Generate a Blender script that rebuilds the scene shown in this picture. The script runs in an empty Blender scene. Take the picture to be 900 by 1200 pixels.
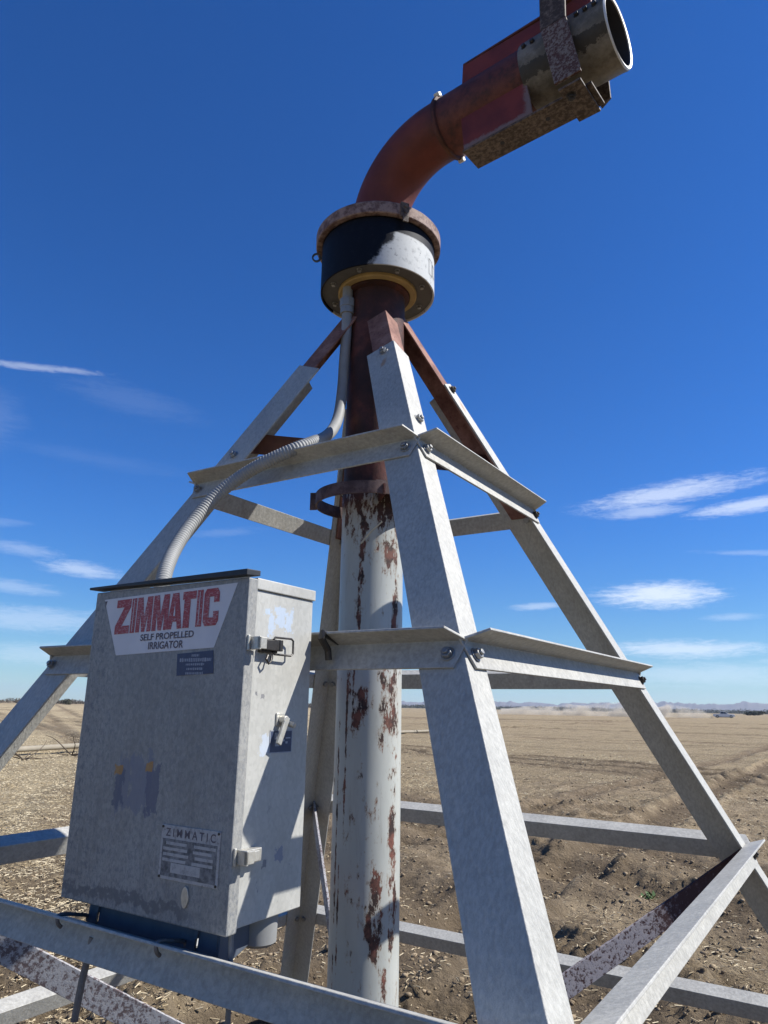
import bpy, bmesh, math, random
import numpy as np
from mathutils import Vector, Matrix, noise as mnoise
R = math.radians
rng = np.random.default_rng(7)
random.seed(7)
S = bpy.context.scene
COL = S.collection

# ------------------------------------------------------------------ camera
CAM = Vector((1.3932, -2.0686, 1.6399))
YAW, PITCH, ROLL, FPX = R(123.039), R(15.1766), R(0.9688), 841.96
F = Vector((math.cos(YAW)*math.cos(PITCH), math.sin(YAW)*math.cos(PITCH), math.sin(PITCH)))
RT = F.cross(Vector((0, 0, 1))).normalized()
UP = RT.cross(F)
R2 = math.cos(ROLL)*RT + math.sin(ROLL)*UP
U2 = -math.sin(ROLL)*RT + math.cos(ROLL)*UP
cd = bpy.data.cameras.new('camera')
cam = bpy.data.objects.new('camera', cd)
COL.objects.link(cam)
m = Matrix((R2, U2, -F)).transposed().to_4x4()
m.translation = CAM
cam.matrix_world = m
cd.sensor_fit = 'VERTICAL'
cd.sensor_height = 24
cd.lens = 24*FPX/1200
cd.clip_start = .05
cd.clip_end = 60000
S.camera = cam

# ------------------------------------------------------------------ helpers
def tag(o, label=None, cat=None, group=None, kind=None):
    if label: o['label'] = label
    if cat: o['category'] = cat
    if group: o['group'] = group
    if kind: o['kind'] = kind
    return o

def thing(name, label, cat, loc=(0, 0, 0), rz=0, group=None):
    o = bpy.data.objects.new(name, None)
    o.empty_display_size = .2
    COL.objects.link(o)
    o.location = loc
    o.rotation_euler.z = rz
    return tag(o, label, cat, group)

class MB:
    def __init__(s): s.v = []; s.f = []; s.sm = []
    def add(s, vs, fs, smooth=False):
        n = len(s.v)
        s.v += [tuple(v) for v in vs]
        s.f += [tuple(i+n for i in f) for f in fs]
        s.sm += [smooth]*len(fs)
        return s
    def prism(s, A, B, smooth=False, caps=True):
        """two matching loops joined"""
        n = len(A)
        fs = [(i, (i+1) % n, n+(i+1) % n, n+i) for i in range(n)]
        s.add(list(A)+list(B), fs, smooth)
        if caps:
            k = len(s.v)-2*n
            s.f += [tuple(k+i for i in reversed(range(n))), tuple(k+n+i for i in range(n))]
            s.sm += [False, False]
        return s
    def box(s, lo, hi, M=None):
        (a, b, c), (d, e, f) = lo, hi
        vs = [Vector(q) for q in ((a,b,c),(d,b,c),(d,e,c),(a,e,c),(a,b,f),(d,b,f),(d,e,f),(a,e,f))]
        if M: vs = [M @ v for v in vs]
        return s.add(vs, [(0,3,2,1),(4,5,6,7),(0,1,5,4),(1,2,6,5),(2,3,7,6),(3,0,4,7)])
    def frame_box(s, o, X, Y, Z, lo, hi):
        o, X, Y, Z = map(Vector, (o, X, Y, Z))
        M = Matrix((X, Y, Z)).transposed().to_4x4(); M.translation = o
        return s.box(lo, hi, M)
    def extrude(s, poly, o, X, Y, Z, d0, d1):
        """2D polygon in X,Y plane at o, extruded along Z from d0 to d1"""
        o, X, Y, Z = map(Vector, (o, X, Y, Z))
        A = [o+X*x+Y*y+Z*d0 for x, y in poly]
        B = [o+X*x+Y*y+Z*d1 for x, y in poly]
        return s.prism(A, B)
    def cyl(s, p, q, r, n=24, r2=None, caps=True, smooth=True):
        p, q = Vector(p), Vector(q); d = (q-p).normalized()
        a = d.orthogonal().normalized(); b = d.cross(a)
        r2 = r if r2 is None else r2
        A = [p+(a*math.cos(t)+b*math.sin(t))*r for t in np.linspace(0, 2*math.pi, n, endpoint=False)]
        B = [q+(a*math.cos(t)+b*math.sin(t))*r2 for t in np.linspace(0, 2*math.pi, n, endpoint=False)]
        return s.prism(A, B, smooth, caps)
    def tube(s, pts, rad, n=14, caps=True):
        pts = [Vector(p) for p in pts]
        rad = rad if hasattr(rad, '__len__') else [rad]*len(pts)
        rings = []; up = None
        for i, p in enumerate(pts):
            d = (pts[min(i+1, len(pts)-1)]-pts[max(i-1, 0)]).normalized()
            if up is None: up = d.orthogonal().normalized()
            up = (up-d*up.dot(d)).normalized(); b = d.cross(up)
            rings.append([p+(up*math.cos(t)+b*math.sin(t))*rad[i] for t in np.linspace(0, 2*math.pi, n, endpoint=False)])
        vs = [v for r in rings for v in r]
        fs = [(i*n+j, i*n+(j+1) % n, (i+1)*n+(j+1) % n, (i+1)*n+j) for i in range(len(pts)-1) for j in range(n)]
        s.add(vs, fs, True)
        if caps:
            k = len(s.v)-len(vs); e = k+(len(pts)-1)*n
            s.f += [tuple(k+j for j in reversed(range(n))), tuple(e+j for j in range(n))]; s.sm += [False]*2
        return s
    def lathe(s, prof, n=64, o=(0, 0, 0), axis=None, a0=0, a1=2*math.pi):
        """profile of (radius, height); closed turn unless a0/a1 given"""
        o = Vector(o); Z = Vector(axis or (0, 0, 1)).normalized()
        X = Z.orthogonal().normalized() if axis else Vector((1, 0, 0)); Y = Z.cross(X)
        full = abs(a1-a0-2*math.pi) < 1e-6
        ts = np.linspace(a0, a1, n, endpoint=not full)
        vs = [o+(X*math.cos(t)+Y*math.sin(t))*r+Z*h for t in ts for r, h in prof]
        k = len(prof); fs = []
        for i in range(n if full else n-1):
            j = (i+1) % n
            for a in range(k-1):
                fs.append((i*k+a, j*k+a, j*k+a+1, i*k+a+1))
        return s.add(vs, fs, True)
    def build(s, name, mat, parent=None, bevel=0, label=None, auto=35, loc=(0, 0, 0)):
        me = bpy.data.meshes.new(name)
        me.from_pydata(s.v, [], s.f)
        bm = bmesh.new(); bm.from_mesh(me)
        bmesh.ops.recalc_face_normals(bm, faces=bm.faces)
        bm.to_mesh(me); bm.free()
        me.polygons.foreach_set('use_smooth', s.sm)
        if any(s.sm):
            me.polygons.foreach_set('use_smooth', [True]*len(s.f))
            me.set_sharp_from_angle(angle=R(auto))
        me.materials.append(mat)
        o = bpy.data.objects.new(name, me)
        COL.objects.link(o)
        o.location = loc
        if parent: o.parent = parent
        if label: o['label'] = label
        if bevel:
            b = o.modifiers.new('bevel', 'BEVEL'); b.width = bevel; b.segments = 2
            b.limit_method = 'ANGLE'; b.angle_limit = R(40); b.harden_normals = False
        return o

# ------------------------------------------------------------------ materials
class NT:
    """small shader node writer"""
    def __init__(s, name, world=False):
        if world:
            s.m = bpy.data.worlds.new(name)
        else:
            s.m = bpy.data.materials.new(name)
        s.m.use_nodes = True
        s.t = s.m.node_tree; s.t.nodes.clear()
        s.co = None
    def n(s, typ, ins=None, **kw):
        x = s.t.nodes.new(typ)
        for k, v in kw.items(): setattr(x, k, v)
        for k, v in (ins or {}).items():
            if isinstance(v, bpy.types.NodeSocket): s.t.links.new(v, x.inputs[k])
            else: x.inputs[k].default_value = v
        return x
    def coord(s, sc=(1, 1, 1), off=(0, 0, 0)):
        if s.co is None: s.co = s.n('ShaderNodeTexCoord').outputs['Object']
        if sc == (1, 1, 1) and off == (0, 0, 0): return s.co
        return s.n('ShaderNodeMapping', {'Vector': s.co, 'Scale': sc, 'Location': off}).outputs[0]
    def noise(s, scale, detail=4, rough=.55, sc=(1, 1, 1), off=(0, 0, 0), dist=0):
        return s.n('ShaderNodeTexNoise', {'Vector': s.coord(sc, off), 'Scale': scale, 'Detail': detail, 'Roughness': rough, 'Distortion': dist}).outputs[0]
    def voro(s, scale, sc=(1, 1, 1), out='Color', feature='F1'):
        return s.n('ShaderNodeTexVoronoi', {'Vector': s.coord(sc), 'Scale': scale}, feature=feature).outputs[out]
    def math(s, op, a, b=0., c=None, clamp=False):
        ins = {0: a, 1: b}
        if c is not None: ins[2] = c
        return s.n('ShaderNodeMath', ins, operation=op, use_clamp=clamp).outputs[0]
    def step(s, x, a, b):
        return s.n('ShaderNodeMapRange', {'Value': x, 'From Min': a, 'From Max': b}, clamp=True, interpolation_type='SMOOTHSTEP').outputs[0]
    def mix(s, f, a, b, mode='MIX'):
        x = s.n('ShaderNodeMix', {0: f}, data_type='RGBA', blend_type=mode)
        for i, v in ((6, a), (7, b)):
            if isinstance(v, bpy.types.NodeSocket): s.t.links.new(v, x.inputs[i])
            else: x.inputs[i].default_value = (*v[:3], 1)
        return x.outputs[2]
    def ramp(s, f, stops):
        x = s.n('ShaderNodeValToRGB', {0: f}); e = x.color_ramp.elements
        while len(e) < len(stops): e.new(.5)
        for q, (p, c) in zip(e, stops): q.position = p; q.color = (*c, 1)
        return x.outputs[0]
    def sep(s, v=None):
        return s.n('ShaderNodeSeparateXYZ', {0: v if v is not None else s.coord()}).outputs
    def blob(s, pos, rad):
        """1 at pos falling to 0 at an ellipsoid of the given radii"""
        d = s.n('ShaderNodeVectorMath', {0: s.coord(), 1: pos}, operation='SUBTRACT').outputs[0]
        d = s.n('ShaderNodeVectorMath', {0: d, 1: rad}, operation='DIVIDE').outputs[0]
        l = s.n('ShaderNodeVectorMath', {0: d}, operation='LENGTH').outputs['Value']
        return s.math('SUBTRACT', 1., l, clamp=True)
    def rect(s, pos, rad, rag):
        d = s.n('ShaderNodeVectorMath', {0: s.coord(), 1: pos}, operation='SUBTRACT').outputs[0]
        d = s.n('ShaderNodeVectorMath', {0: d, 1: rad}, operation='DIVIDE').outputs[0]
        d = s.n('ShaderNodeVectorMath', {0: d}, operation='ABSOLUTE').outputs[0]
        x = s.sep(d)
        m_ = s.math('MAXIMUM', s.math('MAXIMUM', x[0], x[1]), x[2])
        return s.step(s.math('ADD', m_, rag), 1.02, .94)
    def addup(s, *xs):
        r = xs[0]
        for x in xs[1:]: r = s.math('ADD', r, x)
        return r
    def finish(s, color, rough=.6, metal=0., bump=None, bs=.3, bd=.004, spec=.4):
        b = s.n('ShaderNodeBsdfPrincipled')
        def put(k, v):
            if isinstance(v, bpy.types.NodeSocket): s.t.links.new(v, b.inputs[k])
            else: b.inputs[k].default_value = (*v, 1) if hasattr(v, '__len__') and len(v) == 3 else v
        put('Base Color', color); put('Roughness', rough); put('Metallic', metal)
        put('Specular IOR Level', spec)
        if bump is not None:
            bp = s.n('ShaderNodeBump', {'Height': bump, 'Strength': bs, 'Distance': bd})
            s.t.links.new(bp.outputs[0], b.inputs['Normal'])
        o = s.n('ShaderNodeOutputMaterial')
        s.t.links.new(b.outputs[0], o.inputs[0])
        return s.m

def plain(name, c, rough=.6, metal=0., var=.25, scale=40, bs=.15, spec=.4):
    t = NT(name)
    n = t.noise(scale, 5)
    n2 = t.noise(scale*.13, 3)
    f = t.math('MULTIPLY_ADD', t.math('ADD', n, n2), var*2, 1-var*2)
    col = t.mix(1., c, t.n('ShaderNodeCombineColor', {0: f, 1: f, 2: f}).outputs[0], 'MULTIPLY')
    return t.finish(col, rough, metal, n, bs, spec=spec)

def galv(name, c1=(.365, .355, .318), c2=(.435, .424, .38), dark=(.215, .208, .19), streak=.5, rust=(), bump=.35, sc=(1, 1, .22)):
    """weathered galvanised steel: spangle, fine vertical wrinkles, darker stains, optional rust runs"""
    t = NT(name)
    sp = t.n('ShaderNodeSeparateColor', {0: t.voro(110, (1, 1, .6))}).outputs[0]
    n1 = t.noise(9, 6, .6, (1, 1, .5))
    fine = t.noise(150, 4, .65, sc)
    f = t.math('MULTIPLY_ADD', sp, .25, t.math('MULTIPLY', n1, .9))
    f = t.step(f, .28, .85)
    g_ = t.math('MULTIPLY_ADD', t.step(fine, .32, .70), .24, .87)
    col = t.mix(f, c1, c2)
    col = t.mix(1., col, t.n('ShaderNodeCombineColor', {0: g_, 1: g_, 2: g_}).outputs[0], 'MULTIPLY')
    st = t.step(t.noise(55, 5, .7, sc), .56, .74)
    col = t.mix(t.math('MULTIPLY', st, streak*.6), col, dark)
    st2 = t.step(t.noise(3.2, 6, .7), .58, .72)
    col = t.mix(t.math('MULTIPLY', st2, .16), col, dark)
    if rust:
        r = t.addup(*[t.blob(p, q) for p, q in rust])
        r = t.math('MULTIPLY', t.step(t.math('MULTIPLY', r, t.math('ADD', t.noise(40, 4), .3)), .12, .62), .75)
        col = t.mix(r, col, (.36, .20, .10))
    return t.finish(col, t.math('MULTIPLY_ADD', n1, .25, .42), .08, fine, bump*1.6, .004, .3)

def build_world_mats():
    G = {}
    G['galv'] = galv('galvanised_steel')
    G['galv_near'] = galv('galvanised_steel_front', rust=[((.423, -.378, 2.425), (.02, .016, .062)), ((.205, -.262, 2.745), (.016, .02, .065))], streak=.5)
    G['galv_right'] = galv('galvanised_steel_right', rust=[((.255, .215, 2.75), (.025, .02, .10))], streak=.5)
    G['galv_bar'] = galv('galvanised_bar', (.345, .334, .30), (.438, .426, .384), (.215, .207, .188), .40, sc=(.6, .6, .6), bump=.2)
    G['box'] = galv('box_painted_steel', (.31, .33, .345), (.45, .47, .48), (.15, .16, .175), .4, bump=.25, sc=(1, 1, .4))
    return G
M = build_world_mats()

def mat_rust():
    t = NT('rusty_red_paint')
    a = t.noise(7, 7, .65); b = t.noise(38, 6, .7); c = t.noise(2.3, 4)
    col = t.ramp(a, [(.32, (.014, .008, .007)), (.50, (.048, .017, .013)), (.64, (.12, .036, .025)), (.82, (.25, .12, .09))])
    col = t.mix(t.math('MULTIPLY', t.step(b, .55, .68), .8), col, (.045, .018, .012))
    col = t.mix(t.math('MULTIPLY', t.step(c, .56, .7), .55), col, (.27, .105, .035))
    return t.finish(col, .68, 0, b, .5, .004, .35)
M['rust'] = mat_rust()

def mat_rust_faded():
    t = NT('faded_red_primer')
    a = t.noise(11, 6, .65); b = t.noise(60, 6, .7)
    col = t.ramp(a, [(.3, (.09, .034, .024)), (.5, (.22, .105, .075)), (.72, (.36, .20, .15))])
    col = t.mix(t.math('MULTIPLY', t.step(b, .54, .66), .75), col, (.10, .035, .028))
    return t.finish(col, .75, 0, b, .4, .003, .3)
M['primer'] = mat_rust_faded()

def mat_elbow():
    t = NT('elbow_red_paint')
    a = t.noise(6, 6, .6); b = t.noise(70, 5, .7); c = t.noise(3.1, 5, .6)
    col = t.ramp(a, [(.3, (.085, .018, .010)), (.55, (.145, .031, .016)), (.8, (.195, .058, .031))])
    col = t.mix(t.math('MULTIPLY', t.step(b, .60, .72), .55), col, (.07, .025, .018))
    x = t.sep()
    end = t.step(t.math('ADD', x[0], t.math('MULTIPLY', c, .22)), .36, .46)
    brown = t.ramp(t.noise(24, 7, .7), [(.32, (.022, .010, .007)), (.50, (.095, .025, .016)), (.70, (.145, .045, .027))])
    col = t.mix(t.math('MULTIPLY', end, .92), col, brown)
    return t.finish(col, .62, 0, b, .4, .003, .4)
M['elbow'] = mat_elbow()

def mat_spotted(name, under, over, th=(.49, .56), scale=42, sc=(1, 1, 1)):
    t = NT(name)
    a = t.noise(scale, 7, .72, sc); b = t.noise(5, 4)
    f = t.step(t.math('ADD', a, t.math('MULTIPLY', t.math('SUBTRACT', b, .5), .3)), *th)
    col = t.mix(f, under, over)
    d = t.noise(90, 4)
    col = t.mix(t.math('MULTIPLY', t.step(d, .5, .75), .3), col, (.08, .06, .06))
    return t.finish(col, .7, 0, a, .5, .003, .35)
M['stay'] = mat_spotted('flaking_paint_bar', (.12, .09, .09), (.36, .35, .35), (.42, .52), 85)
def mat_stay_shaded():
    t = NT('flaking_bar_painted_shade')
    n = t.noise(80, 7, .72); x = t.sep()
    up = t.step(t.math('ADD', x[0], t.math('MULTIPLY', t.noise(18, 4), .1)), .72, .86)  # shade painted dark into the bar's upper end, over the flaking specks
    f = t.step(t.math('ADD', n, t.math('MULTIPLY', up, -.16)), .40, .50)
    col = t.mix(f, (.055, .026, .027), t.mix(up, (.33, .30, .305), (.12, .08, .085)))
    return t.finish(col, .7, 0, n, .5, .003, .3)
M['stay_shaded'] = mat_stay_shaded()
M['collar'] = mat_spotted('dull_brown_collar', (.085, .052, .046), (.17, .115, .10), (.40, .62), 22)
M['strap'] = mat_spotted('rust_spotted_strap', (.085, .036, .026), (.215, .175, .145), (.44, .56), 95)
def mat_sleeve():
    t = NT('grey_sleeve')
    x = t.sep(); a = t.noise(9, 7, .7); n = t.noise(17, 6, .7)
    col = t.mix(t.step(a, .38, .64), (.105, .092, .070), (.225, .20, .16))
    zz = t.math('ADD', x[2], t.math('MULTIPLY', t.math('SUBTRACT', n, .5), .09))
    wet = t.math('MULTIPLY', t.step(zz, 3.752, 3.746), t.step(zz, 3.702, 3.708))
    col = t.mix(t.math('MULTIPLY', wet, .85), col, (.028, .024, .018))
    fl = t.step(t.noise(60, 5, .7), .58, .70)
    col = t.mix(t.math('MULTIPLY', fl, .4), col, (.07, .055, .04))
    return t.finish(col, .6, .1, a, .4, .003, .35)
M['sleeve'] = mat_sleeve()
def mat_plate_red():
    t = NT('dull_red_plate')
    x = t.sep(); n = t.noise(40, 6, .7); n2 = t.noise(8, 5)
    tt = t.math('SUBTRACT', t.math('MULTIPLY', x[0], math.cos(R(-6))), t.math('MULTIPLY', x[1], -math.sin(R(-6))))
    col = t.mix(t.step(n2, .36, .66), (.12, .022, .016), (.19, .034, .022))
    nn_ = t.math('MULTIPLY', t.math('SUBTRACT', n, .5), .05)
    e = t.math('MAXIMUM', t.step(t.math('ADD', tt, nn_), .690, .712), t.step(t.math('ADD', x[2], nn_), 3.596, 3.583))
    e = t.math('MULTIPLY', e, t.step(x[2], 3.80, 3.78))
    col = t.mix(t.math('MULTIPLY', e, .75), col, (.20, .165, .15))
    return t.finish(col, .6, 0, n, .3, .002, .35)
M['plate_red'] = mat_plate_red()
M['angle'] = mat_spotted('rusty_angle', (.050, .034, .025), (.165, .125, .095), (.40, .64), 60)

def mat_pipe():
    t = NT('flaking_white_pipe')
    x = t.sep()
    base = t.mix(t.step(t.noise(5, 4, .6, (1, 1, .3)), .35, .7), (.36, .37, .34), (.455, .462, .425))
    st = t.step(t.noise(45, 5, .7, (1, 1, .10)), .55, .72)
    base = t.mix(t.math('MULTIPLY', st, .35), base, (.25, .235, .20))
    gr = t.step(t.noise(9, 6, .7, (1, 1, .4)), .52, .75)
    base = t.mix(t.math('MULTIPLY', gr, .35), base, (.27, .27, .245))
    # flakes
    n = t.noise(30, 8, .70, (1, 1, .36))
    n2 = t.noise(95, 5, .7, (1, 1, .55))
    n = t.math('MULTIPLY_ADD', t.math('SUBTRACT', n2, .5), .42, n)
    spots = [((.098, -.050, 1.62), (.03, .04, .17)), ((.107, -.01, 1.70), (.03, .03, .26)), ((.107, -.012, 1.20), (.03, .028, .34)),
             ((.085, -.068, 1.045), (.04, .04, .17)), ((.078, -.076, .97), (.03, .03, .10)), ((.107, -.01, 1.03), (.03, .03, .12)), ((.109, -.01, 1.93), (.03, .026, .22)),
             ((.03, -.105, 1.62), (.03, .03, .10)), ((.05, -.098, 1.66), (.03, .03, .07)), ((-.012, -.108, 1.55), (.007, .03, .5)), ((-.045, -.10, 1.2), (.008, .03, .6)), ((-.028, -.106, 1.0), (.006, .03, .3)),
             ((.098, -.045, 2.14), (.05, .05, .10)), ((.030, -.106, 2.10), (.014, .03, .2)), ((.024, -.107, 1.95), (.010, .03, .22)), ((.012, -.109, 1.80), (.009, .03, .18)), ((.0, -.11, 1.75), (.02, .03, .10)), ((.10, -.045, .85), (.015, .02, .10))]
    g = t.addup(*[t.blob(p, q) for p, q in spots])
    g = t.math('MINIMUM', g, .8)
    top = t.step(x[2], 2.05, 2.40)
    thr = t.math('MULTIPLY_ADD', g, .26, t.math('MULTIPLY', t.math('POWER', top, 1.6), .24))
    f = t.step(t.math('ADD', n, thr), .655, .668)
    halo = t.step(t.math('ADD', n, thr), .575, .66)
    base = t.mix(t.math('MULTIPLY', halo, .45), base, (.24, .185, .135))
    und = t.mix(t.step(t.noise(16, 6, .65), .40, .62), (.030, .017, .014), (.17, .062, .042))
    halo = t.step(t.math('ADD', n, thr), .575, .66)
    base = t.mix(t.math('MULTIPLY', halo, .45), base, (.24, .185, .135))
    und = t.mix(t.math('MULTIPLY', top, .7), und, (.055, .028, .022))
    col = t.mix(f, base, und)
    h = t.math('SUBTRACT', 1., f)
    return t.finish(col, t.math('MULTIPLY_ADD', f, .3, .42), 0, h, .5, .002, .45)
M['pipe'] = mat_pipe()

def mat_drum():
    t = NT('black_and_white_drum')
    x = t.sep()
    az = t.math('ARCTAN2', x[1], x[0])
    nz = t.noise(16, 6, .7); nb = t.noise(45, 6, .7)
    e = t.math('ADD', az, t.math('MULTIPLY', t.math('SUBTRACT', nz, .5), .45))
    e = t.math('ADD', e, t.math('MULTIPLY', t.math('SUBTRACT', x[2], 3.27), -2.6))
    f = t.step(e, -.93, -.80)
    hi = t.step(t.math('ADD', x[2], t.math('MULTIPLY', t.math('SUBTRACT', nb, .5), .012)), 3.332, 3.324)
    f = t.math('MULTIPLY', f, hi)
    wht = t.mix(t.step(t.noise(30, 6, .7), .50, .72), (.50, .51, .50), (.30, .31, .31))
    bl = t.blob((.128, -.183, 3.305), (.07, .06, .045))
    wht = t.mix(t.step(t.math('MULTIPLY', bl, t.math('ADD', nb, .5)), .15, .5), wht, (.12, .12, .13))
    wht = t.mix(t.math('MULTIPLY', t.step(nb, .60, .66), .8), wht, (.13, .13, .14))
    blk = t.mix(t.step(nb, .5, .75), (.0035, .0045, .009), (.010, .012, .018))
    col = t.mix(f, blk, wht)
    return t.finish(col, .62, 0, nb, .2, .002, .18)
M['drum'] = mat_drum()
M['drum_under'] = plain('drum_underside', (.10, .095, .085), .7, 0, .3, 30)
M['gasket'] = plain('tan_gasket', (.36, .25, .10), .7, 0, .3, 30)
M['lid'] = mat_spotted('rusty_lid', (.105, .056, .045), (.30, .205, .165), (.38, .62), 34)
M['bolt'] = plain('weathered_bolt', (.30, .30, .29), .45, .7, .3, 120)
M['bolt_dark'] = plain('dark_bolt', (.06, .055, .05), .5, .6, .3, 120)
M['conduit'] = plain('grey_conduit', (.25, .25, .24), .6, 0, .2, 30, .1)
M['fitting'] = plain('conduit_fitting', (.24, .245, .24), .5, .3, .25, 60)
M['hood'] = plain('dark_hood', (.035, .037, .04), .5, .3, .3, 60)
M['blueplate'] = plain('mount_plate', (.085, .10, .125), .6, 0, .3, 30)
M['zinc'] = plain('zinc_hardware', (.50, .48, .42), .42, .5, .35, 90)
M['wire'] = plain('dark_wire', (.07, .065, .06), .45, .7, .3, 120)
M['rod'] = plain('threaded_rod', (.16, .16, .165), .5, .6, .3, 150)
M['white_rim'] = plain('bare_rim', (.58, .57, .53), .5, .2, .25, 60)
M['inside'] = plain('dark_bore', (.03, .03, .035), .7, 0, .2, 30)
M['sticker'] = plain('white_sticker', (.62, .61, .61), .5, 0, .10, 25, .05)
def mat_letters():
    t = NT('faded_red_letters')
    n = t.noise(130, 5, .7, (1, 1, 3.)); n2 = t.noise(14, 4)
    f = t.step(t.math('ADD', n, t.math('MULTIPLY', n2, .25)), .60, .80)
    return t.finish(t.mix(f, (.34, .045, .05), (.50, .30, .29)), .5)
M['redtext'] = mat_letters()
M['greytext'] = plain('grey_text', (.12, .10, .11), .6, 0, .2, 80)
M['navy'] = plain('navy_sticker', (.045, .06, .11), .5, 0, .3, 60)
M['palettext'] = plain('pale_text', (.30, .32, .36), .6, 0, .3, 80)
M['nameplate'] = mat_spotted('worn_nameplate', (.26, .25, .235), (.46, .435, .40), (.34, .56), 70)
M['plate_dark'] = mat_spotted('nameplate_dark', (.11, .108, .105), (.27, .26, .245), (.40, .66), 60)

# box front with stains and sticker residue, in the box's own coordinates
def mat_boxdoor():
    t = NT('weathered_grey_door')
    sp = t.n('ShaderNodeSeparateColor', {0: t.voro(150, (1, 1, .7))}).outputs[0]
    n1 = t.noise(7, 6, .6, (1, 1, .5)); fine = t.noise(120, 5, .7, (1, 1, .35))
    f = t.step(t.math('MULTIPLY_ADD', sp, .22, t.math('MULTIPLY', n1, .9)), .28, .85)
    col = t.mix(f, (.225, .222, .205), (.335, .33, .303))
    mott = t.math('MAXIMUM', t.step(t.noise(75, 6, .78, (1, 1, .7)), .50, .60), t.math('MULTIPLY', t.step(t.noise(190, 4, .7, (1, 1, .6)), .52, .62), .8))
    x = t.sep()
    edge = t.math('ADD', t.step(x[0], .16, .0), t.math('MULTIPLY', t.step(x[2], .2, .0), .6))
    mott = t.math('MULTIPLY', mott, t.math('MULTIPLY_ADD', edge, .40, .48))
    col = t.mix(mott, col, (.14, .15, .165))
    # water-line stain near the bottom with a ragged top
    low = t.math('ADD', x[2], t.math('MULTIPLY', t.math('SUBTRACT', t.noise(30, 6, .65, (1, 1, .5)), .5), .07))
    low = t.math('MULTIPLY', t.step(low, .034, .029), t.step(low, .006, .012))
    low = t.math('MULTIPLY', low, t.step(t.noise(60, 6, .75), .36, .48))
    low = t.math('MULTIPLY', low, t.step(x[0], .46, .36))
    col = t.mix(t.math('MULTIPLY', low, .8), col, (.11, .115, .125))
    # streaks
    s = t.step(t.noise(34, 6, .72, (1, 1, .09)), .52, .68)
    col = t.mix(t.math('MULTIPLY', s, .38), col, (.15, .152, .15))
    # torn sticker residue
    rag = t.math('MULTIPLY', t.math('SUBTRACT', t.noise(38, 6, .72, (1.3, 1, .6)), .46), 2.6)
    for p, q, c in (((.175, 0, .245), (.022, .1, .062), (.17, .18, .22)), ((.225, 0, .25), (.040, .1, .062), (.18, .19, .23)), ((.265, 0, .24), (.022, .1, .05), (.11, .12, .17)),
                    ((.158, 0, .238), (.018, .1, .038), (.085, .10, .15)), ((.152, 0, .272), (.013, .1, .011), (.40, .20, .04)), ((.250, 0, .284), (.011, .1, .010), (.42, .22, .05))):
        col = t.mix(t.math('MULTIPLY', t.rect(p, q, rag), .8), col, c)
    return t.finish(col, t.math('MULTIPLY_ADD', n1, .25, .42), .05, fine, .35, .003, .45)
M['door'] = mat_boxdoor()
def mat_boxside():
    t = NT('weathered_grey_side')
    sp = t.n('ShaderNodeSeparateColor', {0: t.voro(150, (1, 1, .7))}).outputs[0]
    n1 = t.noise(8, 6, .6, (1, 1, .5)); fine = t.noise(120, 5, .7, (1, 1, .35))
    f = t.step(t.math('MULTIPLY_ADD', sp, .22, t.math('MULTIPLY', n1, .9)), .28, .85)
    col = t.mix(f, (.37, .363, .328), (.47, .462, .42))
    st = t.step(t.noise(40, 6, .72, (1, 1, .5)), .60, .68)
    x = t.sep()
    st = t.math('MULTIPLY', st, t.math('MULTIPLY_ADD', t.step(x[2], .35, .05), .7, .15))
    col = t.mix(st, col, (.17, .18, .20))
    rag = t.math('MULTIPLY', t.math('SUBTRACT', t.noise(60, 6, .72), .44), 3.2)
    for p, q, c in (((.5, .115, .605), (.2, .022, .026), (.42, .50, .60)), ((.5, .145, .60), (.2, .015, .03), (.42, .50, .60)), ((.5, .085, .59), (.2, .012, .03), (.42, .50, .60)), ((.5, .07, .615), (.2, .012, .009), (.42, .50, .58)),
                    ((.5, .088, .335), (.2, .02, .025), (.48, .54, .62)), ((.5, .15, .115), (.2, .014, .016), (.16, .19, .27)), ((.5, .105, .105), (.2, .007, .009), (.12, .13, .16)),
                    ((.5, .062, .53), (.2, .005, .006), (.14, .14, .15)), ((.5, .05, .44), (.2, .004, .005), (.14, .14, .15)), ((.5, .07, .435), (.2, .006, .006), (.16, .16, .17))):
        col = t.mix(t.math('MULTIPLY', t.rect(p, q, rag), .75), col, c)
    return t.finish(col, t.math('MULTIPLY_ADD', n1, .25, .40), .1, fine, .22, .002, .45)
M['side'] = mat_boxside()

# ------------------------------------------------------------------ tower geometry
K, ZT = .46204, 3.30236
def W(z): return K*(ZT-z)
LEV = {'upper': 2.3404, 'middle': 1.7478, 'lower': 1.1584, 'bottom': .5646}
CN = {'near': (1, -1), 'left': (-1, -1), 'right': (1, 1), 'back': (-1, 1)}

tower = thing('irrigation_pivot_tower', 'grey galvanised four-legged pyramid tower braced with bars around a white flaking riser pipe', 'irrigation tower')

def leg_loop(c, z, pts):
    sx, sy = CN[c]
    out = []
    for a, b in pts:
        zz = z-K*(a+b)*.82
        out.append((sx*(W(zz)-a), sy*(W(zz)-b), zz))
    return out

def angle_leg(c, z1, z0, wa, wb, t, inset=0.):
    i = inset
    pts = [(i, i), (i+wa, i), (i+wa, i+t), (i+t, i+t), (i+t, i+wb), (i, i+wb)]
    mb = MB()
    A = leg_loop(c, z1, pts)
    lo = [(CN[c][0]*(W(z0)-a), CN[c][1]*(W(z0)-b), z0) for a, b in pts]
    n = 6
    mb.add(A+lo, [(k, (k+1) % n, n+(k+1) % n, n+k) for k in range(n)] + [(0, 1, 2, 3), (0, 3, 4, 5), (6, 9, 8, 7), (6, 11, 10, 9)])
    return mb

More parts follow.
